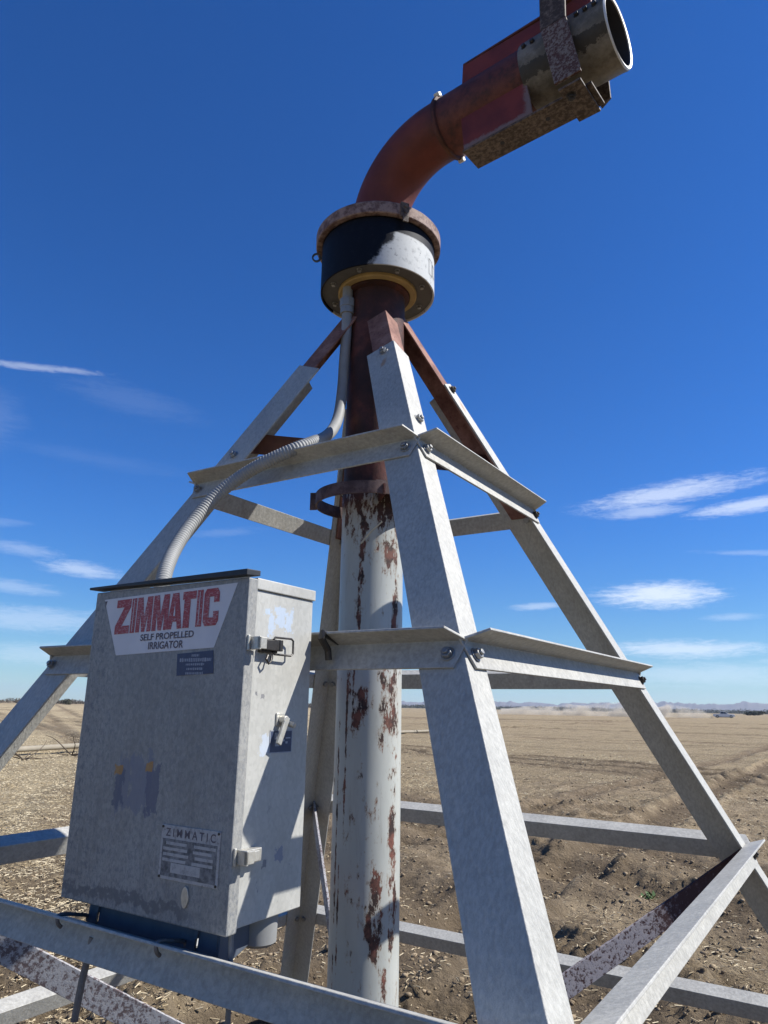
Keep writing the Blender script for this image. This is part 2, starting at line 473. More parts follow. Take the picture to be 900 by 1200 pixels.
def bolt(pos, nrm, parent, r=.0118, dark=False, stud=.006, turn=0.):
    pos, nrm = Vector(pos), Vector(nrm).normalized()
    a = nrm.orthogonal().normalized(); b = nrm.cross(a)
    mb = MB()
    mb.cyl(pos, pos+nrm*.0025, r*1.28, 20)
    hexa = [(math.cos(q+turn)*r, math.sin(q+turn)*r) for q in np.linspace(0, 2*math.pi, 6, endpoint=False)]
    mb.extrude(hexa, pos, a, b, nrm, .0025, .0125)
    if stud: mb.cyl(pos+nrm*.0125, pos+nrm*(.0125+stud), r*.52, 12)
    return mb.build('bolt', M['bolt_dark' if dark else 'bolt'], parent, .0012)

legs = {}
# flange widths: a runs along x from the corner, b along y
spec = {'near': (.115, .090, 2.842), 'left': (.135, .125, 2.86), 'right': (.125, .090, 2.852), 'back': (.11, .11, 2.85)}
T = .008
for c, (wa, wb, zt) in spec.items():
    lo = angle_leg(c, zt, 0, wa, wb, T).build('leg', M[{'near': 'galv_near', 'right': 'galv_right'}.get(c, 'galv')], tower, .0015)
    legs[c] = lo
    sx, sy = CN[c]
    rl = angle_leg(c, 3.045 if c == 'near' else 3.13, 2.34, .085, .075, T, T+.001).build('head_angle', M['primer'], lo, .0015)
    nx = Vector((sx, 0, K)).normalized(); ny = Vector((0, sy, K)).normalized()
    if c == 'near':
        bl = [((W(2.795)-.047, -W(2.795), 2.795), ny), ((W(2.47), -W(2.47)+.045, 2.47), nx)]
    elif c == 'left':
        bl = [((-W(2.47)+.06, -W(2.47), 2.47), ny)]
    elif c == 'right':
        bl = [((W(2.81), W(2.81)-.045, 2.81), nx), ((W(2.45), W(2.45)-.045, 2.45), nx)]
    else:
        bl = []
    for p, nr in bl:
        bolt(p, nr, lo, .0135, c == 'right', turn=random.random())
    # concrete footing under each leg is buried; foot plate at the ground
    MB().box((sx*W(0)-.14-sx*.05, sy*W(0)-.14-sy*.05, .0), (sx*W(0)+.14-sx*.05, sy*W(0)+.14-sy*.05, .012)).build('foot_plate', M['galv'], lo, .002)

# cross braces: an L bar on each face at each level
FACES = {'front_left': ((0, -1), (1, 0)), 'front_right': ((1, 0), (0, 1)), 'rear_right': ((0, 1), (-1, 0)), 'rear_left': ((-1, 0), (0, -1))}
def brace(face, z, fo=.067, hb=.034, ht=.034, t=.006):
    (nx, ny), (tx, ty) = FACES[face]
    n = Vector((nx, ny, 0)); tau = Vector((tx, ty, 0))
    eu = Vector((-K*nx, -K*ny, 1)).normalized(); eo = (n+Vector((0, 0, .36))).normalized()
    eo_w = n*math.cos(math.atan(K))+Vector((0, 0, math.sin(math.atan(K))))
    w = W(z); o = n*w+Vector((0, 0, z))+eo_w*.001
    def P(a, b): return a*eo+b*eu
    sec = [(0, -hb), (t, -hb), (t, ht-t), (fo, ht-t), (fo, ht), (0, ht)]
    trim = [.020, .020, 0, .024, .024, 0]
    L = w+.004
    A = [o+P(*q)-tau*(L-tr) for q, tr in zip(sec, trim)]
    B = [o+P(*q)+tau*(L-tr) for q, tr in zip(sec, trim)]
    mb = MB(); k = 6
    mb.add(A+B, [(i, (i+1) % k, k+(i+1) % k, k+i) for i in range(k)]+[(0, 1, 2, 5), (2, 3, 4, 5), (6, 11, 8, 7), (8, 11, 10, 9)])
    ob = mb.build('cross_brace', M['galv_bar'], tower, .0014)
    for s in (-1, 1):
        bolt(o+tau*s*(L-.038)+eo_w*(t+.001)-eu*.004, eo_w, ob, .0125, dark=(face == 'front_right' and s > 0), turn=random.random())
        # nut on the inner side of the leg flange
        q = o+tau*s*(L-.038)-eu*.004-eo_w*(T+.003)
        a = eu; b = eo_w.cross(eu)
        MB().extrude([(math.cos(h)*.0125, math.sin(h)*.0125) for h in np.linspace(0, 2*math.pi, 6, endpoint=False)], q, a, b, -eo_w, 0, .011).build('nut', M['bolt'], ob, .001)
    return ob
for lv, z in LEV.items():
    for fc in FACES: brace(fc, z)

# stays from the legs at the lower level down to the foot of the riser pipe
for c, (sx, sy) in CN.items():
    d = Vector((sx, sy, 0)).normalized()
    top = d*(W(1.15)*math.sqrt(2)-.012)+Vector((0, 0, 1.15)); low = d*.112+Vector((0, 0, .50))
    ax = (top-low).normalized(); side = d.cross(Vector((0, 0, 1))).normalized(); v = side.cross(ax)
    if v.z < 0: v = -v
    mb = MB().frame_box(low, ax, side, v, (0, -.005, -.037), ((top-low).length, .005, .037))
    mb.build('pipe_stay', M['stay_shaded' if c == 'right' else 'stay'], tower, .0012)

# riser pipe
rp = MB().lathe([(.0, 2.405), (.098, 2.405), (.1095, 2.400), (.1095, 0.0)], 96).build('riser_pipe', M['pipe'], tower)
rim = MB().lathe([(.1095, 2.372), (.1175, 2.376), (.1175, 2.392), (.1095, 2.398)], 96).build('pipe_rim', M['pipe'], rp)
MB().lathe([(.1095, .012), (.21, .012), (.21, 0.03), (.1095, .03)], 64).build('base_flange', M['pipe'], rp)
MB().lathe([(.1075, 2.40), (.1075, 3.17), (.125, 3.175), (.125, 3.19)], 96).build('head_pipe', M['rust'], tower)
# collar ring hung round the pipe, open strap with a tab
ring = MB()
rc = Vector((-.01, -.005, 0)); n = 72
ring.lathe([(.190, 2.330), (.196, 2.330), (.196, 2.374), (.190, 2.374), (.190, 2.330)], n, rc)
cr = ring.build('collar_ring', M['collar'], tower)
MB().lathe([(.1085, 2.385), (.190, 2.379), (.190, 2.3745), (.1085, 2.380), (.1085, 2.385)], 30, rc, None, R(-50), R(128)).build('added_shade_plate', M['collar'], cr)  # invented half-ring plate, added to cast shade on the top of the riser
for c, (sx, sy) in CN.items():
    d = Vector((sx, sy, 0)).normalized(); side = Vector((-d.y, d.x, 0))
    MB().frame_box((0, 0, 2.535), d, side, (0, 0, 1), (.104, -.005, -.037), (W(2.535)*math.sqrt(2)-.052, .005, .037)).build('gusset_plate', M['rust'], tower, .001)
    if c != 'left': MB().frame_box((0, 0, 2.345), d, side, (0, 0, 1), (.106, -.004, -.02), (.197, .004, .02)).build('ring_lug', M['rust'], cr, .001)
MB().frame_box((-.187, -.097, 2.36), (.89, .45, 0), (-.45, .89, 0), (0, 0, 1), (-.02, -.003, -.035), (.006, .003, .03)).build('ring_tab', M['collar'], cr, .001)
# wire tie hanging in front of the pipe
MB().tube([(.075, -.115, 2.36), (.078, -.118, 2.33), (.072, -.119, 2.31), (.077, -.12, 2.295)], .0035, 8).build('wire_tie', M['zinc'], tower)
MB().tube([(.03, -.112, 2.175), (.075, -.125, 2.205), (.115, -.115, 2.24)], .003, 8).build('straw_wire', M['zinc'], tower)

# ------------------------------------------------------------------ slip-ring drum on top of the tower
drum = thing('collector_drum', 'round black and white weathered drum with a rusty lid under the red elbow', 'drum', (0, 0, 0))
sh = MB().lathe([(.222, 3.385), (.222, 3.19), (.2215, 3.186), (.216, 3.186), (.2145, 3.19), (.2145, 3.385)], 128).build('shell', M['drum'], drum)
ub = MB().lathe([(.2145, 3.196), (.150, 3.199), (.1085, 3.199)], 96)
u_ = ub.build('underside', M['drum_under'], drum)
for a in np.arange(0, 360, 45):
    p = Vector((.183*math.cos(R(a+12)), .183*math.sin(R(a+12)), 3.197))
    bolt(p, (0, 0, -1), u_, .008, stud=0)
MB().lathe([(.126, 3.197), (.128, 3.184), (.149, 3.184), (.153, 3.188), (.153, 3.198)], 96).build('gasket', M['gasket'], drum)
ld = MB().lathe([(.2235, 3.388), (.243, 3.386), (.2465, 3.389), (.2475, 3.43), (.243, 3.436), (.20, 3.447), (.113, 3.452)], 128).build('lid', M['lid'], drum)
def clasp(az):
    d = Vector((math.cos(R(az)), math.sin(R(az)), 0)); s = Vector((-d.y, d.x, 0))
    mb = MB()
    mb.frame_box(d*.2475, s, d, (0, 0, 1), (-.016, 0, 3.375), (.016, .008, 3.437))
    mb.frame_box(d*.2555, s, d, (0, 0, 1), (-.011, 0, 3.352), (.011, .006, 3.385))
    for z in (3.395, 3.42): mb.cyl(d*.2555+Vector((0, 0, z)), d*.262+Vector((0, 0, z)), .006, 12)
    mb.build('clasp', M['angle'], ld, .001)
clasp(-34)
d = Vector((math.cos(R(212)), math.sin(R(212)), 0))
mb = MB(); mb.lathe([(.012, -.004), (.018, -.004), (.018, .004), (.012, .004), (.012, -.004)], 20, d*.246+Vector((0, 0, 3.362)), (d.y, -d.x, .2))
mb.cyl(d*.224+Vector((0, 0, 3.362)), d*.236+Vector((0, 0, 3.362)), .006, 12)
mb.build('clasp', M['wire'], ld)
# pencilled marks on the white patch read as two worn box outlines
mk = MB()
for a0, a1, z0, z1 in ((4, 13, 3.225, 3.292), (13.5, 22, 3.235, 3.285)):
    for (x0, x1, y0, y1) in ((a0, a1, z0, z0+.003), (a0, a1, z1-.003, z1), (a0, a0+.9, z0, z1), (a1-.9, a1, z0, z1)):
        vs = []
        for a in np.linspace(x0, x1, 5):
            vs += [(.2226*math.cos(R(a)), .2226*math.sin(R(a)), y0), (.2226*math.cos(R(a)), .2226*math.sin(R(a)), y1)]
        mk.add(vs, [(2*i, 2*i+2, 2*i+3, 2*i+1) for i in range(4)])
mk.build('worn_marking', M['drum_under'], drum)

# ------------------------------------------------------------------ swivel elbow and outlet
ARMAZ = R(-6)
u = Vector((math.cos(ARMAZ), math.sin(ARMAZ), 0)); nn = Vector((u.y, -u.x, 0)); ZZ = Vector((0, 0, 1))
elbow = thing('swivel_elbow', 'rusty red pipe elbow on top of the tower ending in a grey open outlet coupling', 'pipe elbow', (0, 0, 0))
ZA, RB, RP = 3.79, .305, .1095
pts = [Vector((0, 0, 3.455))]+[u*(RB-RB*math.cos(a))+ZZ*(ZA-RB+RB*math.sin(a)) for a in np.linspace(0, math.pi/2, 28)]
pts += [u*.345+ZZ*ZA]
MB().tube(pts, RP, 72, False).build('elbow', M['elbow'], elbow)
o = ZZ*ZA
def A(t, n_, z): return o+u*t+nn*n_+ZZ*z
MB().lathe([(RP, .334), (.119, .336), (.121, .342), (.119, .350), (RP, .353)], 72, o, u).build('weld_ring', M['rust'], elbow)
for az_ in (48, -132):
    wp = MB()
    q = nn*math.cos(R(az_))+ZZ*math.sin(R(az_))
    wp.frame_box(o+u*.345+q*.113, u, q, u.cross(q), (-.012, 0, -.012), (.012, .018, .012))
    wp.build('weld_lug', M['white_rim'], elbow, .004)
MB().lathe([(RP, .340), (RP, .715), (.100, .715), (.100, .5)], 72, o, u).build('outlet_pipe', M['angle'] if False else M['elbow'], elbow)
def angle_iron(sg, t0, t1, tv, name_mat):
    mb = MB()
    # vertical leg hugging the pipe's side, horizontal leg under (sg=+1) or over (sg=-1)
    mb.extrude([(t0, -.215*sg), (tv, -.215*sg), (tv-.006, -.150*sg), (tv-.02, -.050*sg), (t0-.012, -.050*sg)], o, u, ZZ, nn, sg*.069, sg*.078)
    return mb
pl = angle_iron(1, .455, .93, .725, None).build('bracket_plate', M['plate_red'], elbow, .0015)
MB().frame_box(o, u, nn, ZZ, (.45, -.028, -.224), (.935, .078, -.2155)).build('bracket_flange', M['angle'], elbow, .0015)
for t_ in (.585, .76): MB().cyl(A(t_, .03, -.2245), A(t_, .03, -.2255), .008, 16).build('bolt_hole', M['inside'], elbow)
mb = MB(); mb.extrude([(.445, .060), (.95, .060), (.95, .150), (.72, .158), (.452, .166)], o, u, ZZ, nn, .062, .071)
mb.build('bracket_plate', M['plate_red'], elbow, .0015)
MB().frame_box(o, u, nn, ZZ, (.452, -.03, .1665), (.95, .071, .175)).build('bracket_flange', M['elbow'], elbow, .0015)
# grey sleeve with bolts, open end
sl = MB().lathe([(.1105, .702), (.118, .700), (.1195, .704), (.1195, .985), (.121, 1.0), (.119, 1.004)], 96, o, u).build('sleeve', M['sleeve'], elbow)
rmm = MB().lathe([(.119, 1.000), (.1195, 1.006), (.116, 1.010), (.1075, 1.008), (.1065, 1.000)], 96, o, u).build('sleeve_rim', M['white_rim'], sl)
MB().lathe([(.1065, 1.004), (.106, .80), (.098, .79), (.098, .60), (0, .60)], 96, o, u).build('bore', M['inside'], sl)
for t_, a_ in ((.725, 14), (.757, 14), (.915, 14), (.945, 14), (.975, 14)):
    q = nn*math.cos(R(a_))+ZZ*math.sin(R(a_))
    bolt(o+u*t_+q*.1175, q, sl, .0085, True, stud=0)
# hinge straps either side and the plate beneath
for sg in (1, -1):
    mb = MB()
    mb.extrude([(.795, .03), (.885, .03), (.892, .255), (.80, .255)], o, u, ZZ, nn, sg*.127, sg*.136)
    mb.build('hinge_strap', M['angle'], elbow, .0015)
    if sg < 0: continue
    mb = MB()
    mb.extrude([(.797, .0285), (.887, .0285), (.925, -.215), (.835, -.215)], o, u, ZZ, nn, sg*.1275, sg*.1365)
    mb.build('hinge_strap', M['strap'], elbow, .0015)
MB().frame_box(o, u, nn, ZZ, (.842, -.035, -.2375), (.918, .125, -.2285)).build('hinge_plate', M['angle'], elbow, .0015)
mb = MB(); mb.extrude([(.80, .05), (.918, .05), (.919, -.026), (.921, -.106), (.887, -.129), (.862, -.07), (.845, -.03)], o, u, ZZ, nn, -.139, -.130)
mb.build('hinge_ear', M['angle'], elbow, .001)
bolt(A(.868, .085, -.2375), -ZZ, elbow, .013, True)

# ------------------------------------------------------------------ conduit from the drum to the box
cpts = [(-.061, -.113, 3.185), (-.061, -.113, 3.08), (-.061, -.113, 2.99), (-.065, -.115, 2.88), (-.064, -.122, 2.766), (-.047, -.160, 2.647), (-.014, -.235, 2.556), (.028, -.34, 2.480), (.048, -.42, 2.435),
        (.029, -.48, 2.398), (-.049, -.525, 2.354), (-.127, -.55, 2.311), (-.179, -.595, 2.245), (-.195, -.655, 2.159), (-.177, -.725, 2.067), (-.132, -.79, 1.99), (-.100, -.825, 1.93), (-.095, -.835, 1.895)]
def smooth_path(P, k=8):
    P = [Vector(p) for p in P]; out = []
    for i in range(len(P)-1):
        a, b, c, d = P[max(i-1, 0)], P[i], P[i+1], P[min(i+2, len(P)-1)]
        for j in range(k):
            t = j/k
            out.append(.5*((2*b)+(c-a)*t+(2*a-5*b+4*c-d)*t*t+(3*b-a-3*c+d)*t**3))
    return out+[P[-1]]
sp = smooth_path(cpts, 60)
cond = thing('flexible_conduit', 'ribbed grey flexible conduit curving from the drum down to the control box', 'conduit', (-.095, -.835, 1.895))
dl = 0; rad = []
for i, p in enumerate(sp):
    if i: dl += (p-sp[i-1]).length
    rad.append(.0198+.0010*math.sin(dl*2*math.pi/.0092) if dl > .86 else .0195)
# resample so that ribs are sampled
oc = Vector((-.095, -.835, 1.895))
MB().tube([p-oc for p in sp], rad, 14).build('ribbed_tube', M['conduit'], cond, auto=80)
mb = MB()
p0 = Vector(cpts[0])-oc; dn = Vector((0, 0, -1))
mb.cyl(p0+Vector((0, 0, .012)), p0+dn*.05, .019, 24); 
mb.cyl(p0+dn*.05, p0+dn*.085, .029, 8, smooth=False); mb.cyl(p0+dn*.085, p0+dn*.112, .0255, 24)
mb.build('connector', M['fitting'], cond, .001)

# ------------------------------------------------------------------ control box
BO = Vector((-.109, -1.008, 1.240)); BW, BD, BH = .505, .230, .681; BS = .959
box = thing('control_box', 'weathered grey control box with a red lettered sticker, hung on the tower', 'control box', BO, R(.757))
box.scale = (BS, BS, BS)
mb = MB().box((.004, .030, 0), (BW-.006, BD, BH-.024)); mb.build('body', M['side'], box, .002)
mb = MB().box((.001, .028, BH-.0235), (BW-.001, BD+.004, BH+.001)); mb.build('top_cap', M['side'], box, .002)
# door: a shallow tray over the front edge
mb = MB().box((0, 0, -.006), (BW, .0295, BH-.002))
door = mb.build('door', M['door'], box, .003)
hood = MB()
hood.prism([(-.014, -.013, BH+.004), (BW+.004, -.013, BH+.0005), (BW+.004, .030, BH+.004), (-.014, .030, BH+.005)],
           [(-.014, -.013, BH+.010), (BW+.004, -.013, BH+.014), (BW+.004, .030, BH+.016), (-.014, .030, BH+.012)])
hood.build('rain_hood', M['hood'], box, .0015)

def flat(poly, y, z=None):  # polygon on the door face, in local x,z, thin
    return MB().prism([(x, y, zz) for x, zz in poly], [(x, y+.0006, zz) for x, zz in poly])
FX = lambda ux: (ux+.0444)*1.1
FZ = lambda uz: (uz-1.2605)*1.1
stk = [(FX(-.0166), FZ(1.8599)), (FX(.3857), FZ(1.8689)), (FX(.3343), FZ(1.7457)), (FX(.0455), FZ(1.7368))]
stk[0] = (stk[0][0]+.004, stk[0][1])
flat(stk, -.0008).build('sticker', M['sticker'], door)
mb = flat([(.037, .655), (.0455, .6555), (.041, .640)], -.0012); mb.build('torn_corner', M['greytext'], door)
# lettering built of block polygons
LET = {'Z': [(0, 1), (1, 1), (1, .76), (.46, .23), (1, .23), (1, 0), (0, 0), (0, .24), (.54, .77), (0, .77)],
       'I': [(0, 0), (1, 0), (1, 1), (0, 1)],
       'M': [(0, 0), (0, 1), (.34, 1), (.5, .42), (.66, 1), (1, 1), (1, 0), (.75, 0), (.75, .56), (.60, 0), (.40, 0), (.25, .56), (.25, 0)],
       'A': [(0, 0), (.30, 1), (.72, 1), (1, 0), (.70, 0), (.64, .2), (.37, .2), (.31, 0)],
       'T': [(.32, 0), (.32, .78), (0, .78), (0, 1), (1, 1), (1, .78), (.68, .78), (.68, 0)],
       'C': [(.14, 0), (0, .12), (0, .88), (.14, 1), (.86, 1), (1, .88), (1, .62), (.66, .62), (.66, .78), (.36, .78), (.36, .22), (.66, .22), (.66, .38), (1, .38), (1, .12), (.86, 0)]}
x0, x1 = FX(.0325), FX(.340)
def lz(fx, fz):
    zb = FZ(1.7815)+(FZ(1.7888)-FZ(1.7815))*fx; zt_ = FZ(1.8555)+(FZ(1.8625)-FZ(1.8555))*fx
    return zb+(zt_-zb)*fz
spans_ = [('Z', 0, .150), ('I', .162, .207), ('M', .219, .372), ('M', .384, .537), ('A', .530, .672), ('T', .632, .790), ('I', .800, .852), ('C', .865, 1.)]
lm = MB()
for k_, (ch, a, b) in enumerate(spans_):
    poly = []
    for px, pz in LET[ch]:
        if ch == 'A' and pz == 1: px -= .05
        fx = a+(b-a)*px
        if ch == 'T' and pz >= .78 and px == 0: fx += .035
        poly.append((x0+(x1-x0)*fx, lz(fx, pz)))
    y = -.0016-.0002*(k_ % 2)
    lm.prism([(x, y, z) for x, z in poly], [(x, y+.0005, z) for x, z in poly])
lm.build('lettering', M['redtext'], door)
ctr = MB()
ctr.add([(x0+(x1-x0)*fx, -.0022, lz(fx, fz)) for fx, fz in ((.588, .36), (.606, .36), (.597, .72))], [(0, 1, 2)])
for fx, a, b in ((.184, .04, .96), (.826, .05, .95)):      # thin pale inline strokes in the two I letters
    st_ = MB().add([(x0+(x1-x0)*(fx+d_), -.0022, lz(fx, q)) for d_, q in ((-.0025, a), (.0025, a), (.0025, b), (-.0025, b))], [(0, 1, 2, 3)])
    st_.build('letter_stroke', M['sticker'], door)
ctr.build('letter_counter', M['sticker'], door)

def text(body, x0, x1, z0, z1, mat, y, parent, name='lettering', shear=0.):
    cu = bpy.data.curves.new('txt', 'FONT'); cu.body = body; cu.align_x = 'LEFT'; cu.offset = .018
    ob = bpy.data.objects.new('txt', cu); COL.objects.link(ob)
    dg = bpy.context.evaluated_depsgraph_get()
    me = bpy.data.meshes.new_from_object(ob.evaluated_get(dg))
    bpy.data.objects.remove(ob); bpy.data.curves.remove(cu)
    co = np.empty(len(me.vertices)*3); me.vertices.foreach_get('co', co); co = co.reshape(-1, 3)
    lo, hi = co.min(0), co.max(0)
    s = (co-lo)/np.maximum(hi-lo, 1e-6)
    new = np.stack([x0+(x1-x0)*s[:, 0], np.full(len(s), y), z0+(z1-z0)*s[:, 1]+shear*(s[:, 0])], 1)
    me.vertices.foreach_set('co', new.ravel()); me.update()
    me.materials.clear(); me.materials.append(mat); me.name = name
    o = bpy.data.objects.new(name, me); COL.objects.link(o); o.parent = parent
    return o
text('SELF PROPELLED', FX(.119), FX(.2765), FZ(1.7648), FZ(1.7785), M['greytext'], -.0016, door, shear=.003)
text('IRRIGATOR', FX(.146), FX(.249), FZ(1.7465), FZ(1.7618), M['greytext'], -.0016, door, shear=.001)
bs = flat([(FX(.2345), FZ(1.7355)), (FX(.3334), FZ(1.7402)), (FX(.3381), FZ(1.6963)), (FX(.2375), FZ(1.6925))], -.0012).build('dealer_sticker', M['navy'], door)
tx = MB()
for i, (a, b, h) in enumerate(((.40, .62, .006), (.06, .97, .0085), (.25, .78, .0055), (.28, .75, .0055), (.26, .76, .0065))):
    zc = FZ(1.7315)-.0095*i; xa = FX(.238); xw = .1045; xx = a
    while xx < b:
        wd = random.uniform(.02, .05)
        hh = h*random.uniform(.7, 1)
        tx.prism([(xa+xw*xx, -.0016, zc-hh/2), (xa+xw*min(xx+wd, b), -.0016, zc-hh/2), (xa+xw*min(xx+wd, b), -.0016, zc+hh/2), (xa+xw*xx, -.0016, zc+hh/2)],
                 [(xa+xw*xx, -.0013, zc-hh/2), (xa+xw*min(xx+wd, b), -.0013, zc-hh/2), (xa+xw*min(xx+wd, b), -.0013, zc+hh/2), (xa+xw*xx, -.0013, zc+hh/2)])
        xx += wd+.018
tx.build('worn_print', M['palettext'], door)
# stamped nameplate low on the door
nx0, nx1, nz0, nz1 = FX(.237), FX(.388), FZ(1.3268), FZ(1.4195)
MB().box((nx0, -.0022, nz0), (nx1, -.0002, nz1)).build('nameplate', M['nameplate'], door, .0006)
MB().box((nx0+.006, -.0026, nz0+.006), (nx1-.006, -.0021, nz1-.026)).build('nameplate_panel', M['plate_dark'], door)
text('Z I M M A T I C', nx0+.013, nx1-.012, nz1-.0215, nz1-.0055, M['greytext'], -.0026, door)
rw = MB()
for i in range(5):
    z = nz1-.034-i*.0105
    for a, b in ((.05, .50), (.56, .95)):
        if i == 4: continue
        a += random.uniform(0, .05); b -= random.uniform(0, .08)
        rw.box((nx0+(nx1-nx0)*a, -.0030, z-.0028), (nx0+(nx1-nx0)*b, -.00255, z+.0028))
rw.box((nx0+.035, -.0030, nz0+.014), (nx0+.118, -.00255, nz0+.032))
rw.build('stamped_field', M['nameplate'], door)
for x in (nx0+.004, nx1-.004):
    for z in (nz0+.004, nz1-.004): MB().cyl((x, -.004, z), (x, -.002, z), .0026, 12).build('nameplate_screw', M['bolt_dark'], door)
# oval brass key cover
ov = [(FX(.3115)+.0098*math.cos(a)*(1 if math.sin(a) > -.3 else .9), FZ(1.3035)+.0195*math.sin(a)) for a in np.linspace(0, 2*math.pi, 28, endpoint=False)]
MB().prism([(x, -.0035, z) for x, z in ov], [(x, -.0003, z) for x, z in ov]).build('oval_tag', M['zinc'], door, .0008)

# hardware on the sunlit side, local coordinates (side face at x = BW-.006, door lip at x = BW)
SX = BW-.006
SY = lambda y: (y+1.0627)*1.1
def latch(zc, loop, nm):
    keep = MB().box((BW, .004, zc-.016), (BW+.005, .0105, zc+.016))
    keep.box((BW+.0, .012, zc-.014), (BW+.030, .017, zc+.013))
    keep.box((BW+.022, .012, zc-.012), (BW+.030, .034, zc+.012))
    a = keep.build('latch', M['zinc'], box, .0012)
    b = MB().box((SX, .046, zc-.016), (SX+.011, .098, zc+.013)); b.box((SX+.011, .050, zc-.012), (SX+.022, .09, zc+.010))
    b.cyl((SX+.016, .098, zc-.012), (SX+.016, .098, zc+.012), .0075, 14)
    if loop:
        b.build('latch_lever', M['wire'], a, .0012)
        w = MB()
        w.tube([(SX+.014, SY(-.990), zc+.012), (SX+.014, SY(-.986), zc+.017), (SX+.015, SY(-.937), zc+.018), (SX+.015, SY(-.931), zc+.014),
                (SX+.015, SY(-.930), zc-.014), (SX+.015, SY(-.937), zc-.019), (SX+.014, SY(-.986), zc-.019), (SX+.014, SY(-.991), zc-.014)], .0024, 10)
        w.tube([(SX+.018, .018, zc-.004), (SX+.020, .046, zc-.006)], .0028, 10)
        w.tube([(SX+.012, SY(-1.003), zc-.022), (SX+.014, SY(-1.009), zc-.031), (SX+.015, SY(-1.002), zc-.040), (SX+.014, SY(-.995), zc-.034), (SX+.012, SY(-.992), zc-.022)], .0024, 8)
        w.build('latch_loop', M['wire'], a)
    else:
        b = MB().box((SX, .030, zc-.015), (SX+.018, .075, zc+.010)); b.box((SX+.018, .030, zc-.012), (SX+.026, .06, zc+.008))
        b.build('latch_lever', M['zinc'], a, .0015)
latch(FZ(1.753), True, 'upper')
latch(FZ(1.380), False, 'lower')
hz_ = FZ(1.612); hy = SY(-.945)
h = MB().box((SX, hy-.014, hz_-.012), (SX+.004, hy+.012, hz_+.014)); h.cyl((SX+.004, hy, hz_), (SX+.020, hy, hz_), .0085, 16)
h.cyl((SX+.014, hy+.014, hz_-.008), (SX+.03, hy+.016, hz_-.012), .006, 14)
hs = h.build('hasp', M['zinc'], box, .001)
MB().frame_box((SX+.018, hy+.002, hz_), (0, -.42, -.9), (1, 0, 0), (0, .9, -.42), (-.006, -.003, -.007), (.055, .003, .007)).build('hasp_tongue', M['zinc'], hs, .001)
sy0, sy1, sz0, sz1 = SY(-.972), SY(-.9043), FZ(1.5495), FZ(1.592)
ss = MB().box((SX, sy0, sz0), (SX+.0008, sy1, sz1)).build('warning_sticker', M['navy'], box)
rm = MB()
for a in ((sy0, sz0, sy1, sz0+.002), (sy0, sz1-.002, sy1, sz1), (sy0, sz0, sy0+.002, sz1), (sy1-.002, sz0, sy1, sz1)):
    rm.box((SX, a[0], a[1]), (SX+.0012, a[2], a[3]))
for (a, b, c, d_) in ((.25, .30, .42, .44), (.50, .86, .60, .90), (.35, .55, .45, .6), (.55, .5, .66, .58), (.2, .6, .32, .9), (.7, .62, .92, .68), (.7, .40, .8, .5)):
    rm.box((SX, sy0+(sy1-sy0)*a, sz0+(sz1-sz0)*b), (SX+.0012, sy0+(sy1-sy0)*c, sz0+(sz1-sz0)*d_))
rm.build('sticker_print', M['palettext'], ss)

# mounting plate below the box, U-bolts over the lower brace, rods, conduit hub
L_ = lambda x, y, z: tuple(Matrix.Rotation(-R(.757), 3, 'Z') @ ((Vector((x, y, z))-BO)/BS))
def slot_plate():
    mb = MB()
    xs = [-.068, -.041, -.033, .258, .267, .316]
    z0, z1 = 1.155, 1.241
    for i in range(5):
        if i in (1, 3):
            for a, b in ((z0, 1.188), (1.207, z1)):
                mb.prism([L_(xs[i], -.968, a), L_(xs[i+1], -.968, a), L_(xs[i+1], -.958, b), L_(xs[i], -.958, b)], [L_(xs[i], -.962, a), L_(xs[i+1], -.962, a), L_(xs[i+1], -.952, b), L_(xs[i], -.952, b)])
        else:
            mb.prism([L_(xs[i], -.968, z0), L_(xs[i+1], -.968, z0), L_(xs[i+1], -.958, z1), L_(xs[i], -.958, z1)], [L_(xs[i], -.962, z0), L_(xs[i+1], -.962, z0), L_(xs[i+1], -.952, z1), L_(xs[i], -.952, z1)])
    # side gusset on the sunlit end, floor flange
    mb.prism([L_(.316, -.966, 1.155), L_(.316, -.82, 1.21), L_(.316, -.82, 1.239), L_(.316, -.957, 1.239)], [L_(.322, -.966, 1.155), L_(.322, -.82, 1.21), L_(.322, -.82, 1.239), L_(.322, -.957, 1.239)])
    return mb
mp = slot_plate().build('mounting_plate', M['blueplate'], box)
def ubolt(x, tail):
    w = MB()
    yb = -1.0
    P = [(x-.002, -.962, 1.186), (x-.002, -.965, 1.196), (x, -.985, 1.2025), (x, -1.026, 1.2115), (x+.001, -1.0375, 1.208), (x+.002, -1.036, 1.196), (x+.002, -1.028, 1.188)]
    w.tube([L_(*p) for p in smooth_path(P, 5)], .0042, 10)
    w.build('hook_bolt', M['rod'], mp)
    if tail:
        MB().tube([L_(*p) for p in tail], .0075, 10).build('hook_rod', M['rod'], mp)
ubolt(-.068, [(-.010, -.990, 1.17), (-.016, -1.0, 1.09), (-.022, -1.003, 1.02)])
ubolt(.235, None)
MB().tube([L_(.362, -.975, 1.242), L_(.372, -.98, 1.15), L_(.384, -.99, .98)], .0052, 10).build('hook_rod', M['rod'], mp)
hb = MB().lathe([(0, 1.178), (.030, 1.178), (.037, 1.184), (.039, 1.242)], 40, Vector((0, 0, 0)))
hb.v = [L_(v[0]+.313, v[1]-.845, v[2]) for v in hb.v]
hb.build('conduit_hub', M['conduit'], box)
cl = MB()  # clamp strap holding the box to the middle brace
cl.tube([L_(.392, -.705, 1.781), L_(.392, -.745, 1.793), L_(.392, -.774, 1.798), L_(.392, -.779, 1.788), L_(.392, -.752, 1.762), L_(.392, -.748, 1.74)], .0085, 10)
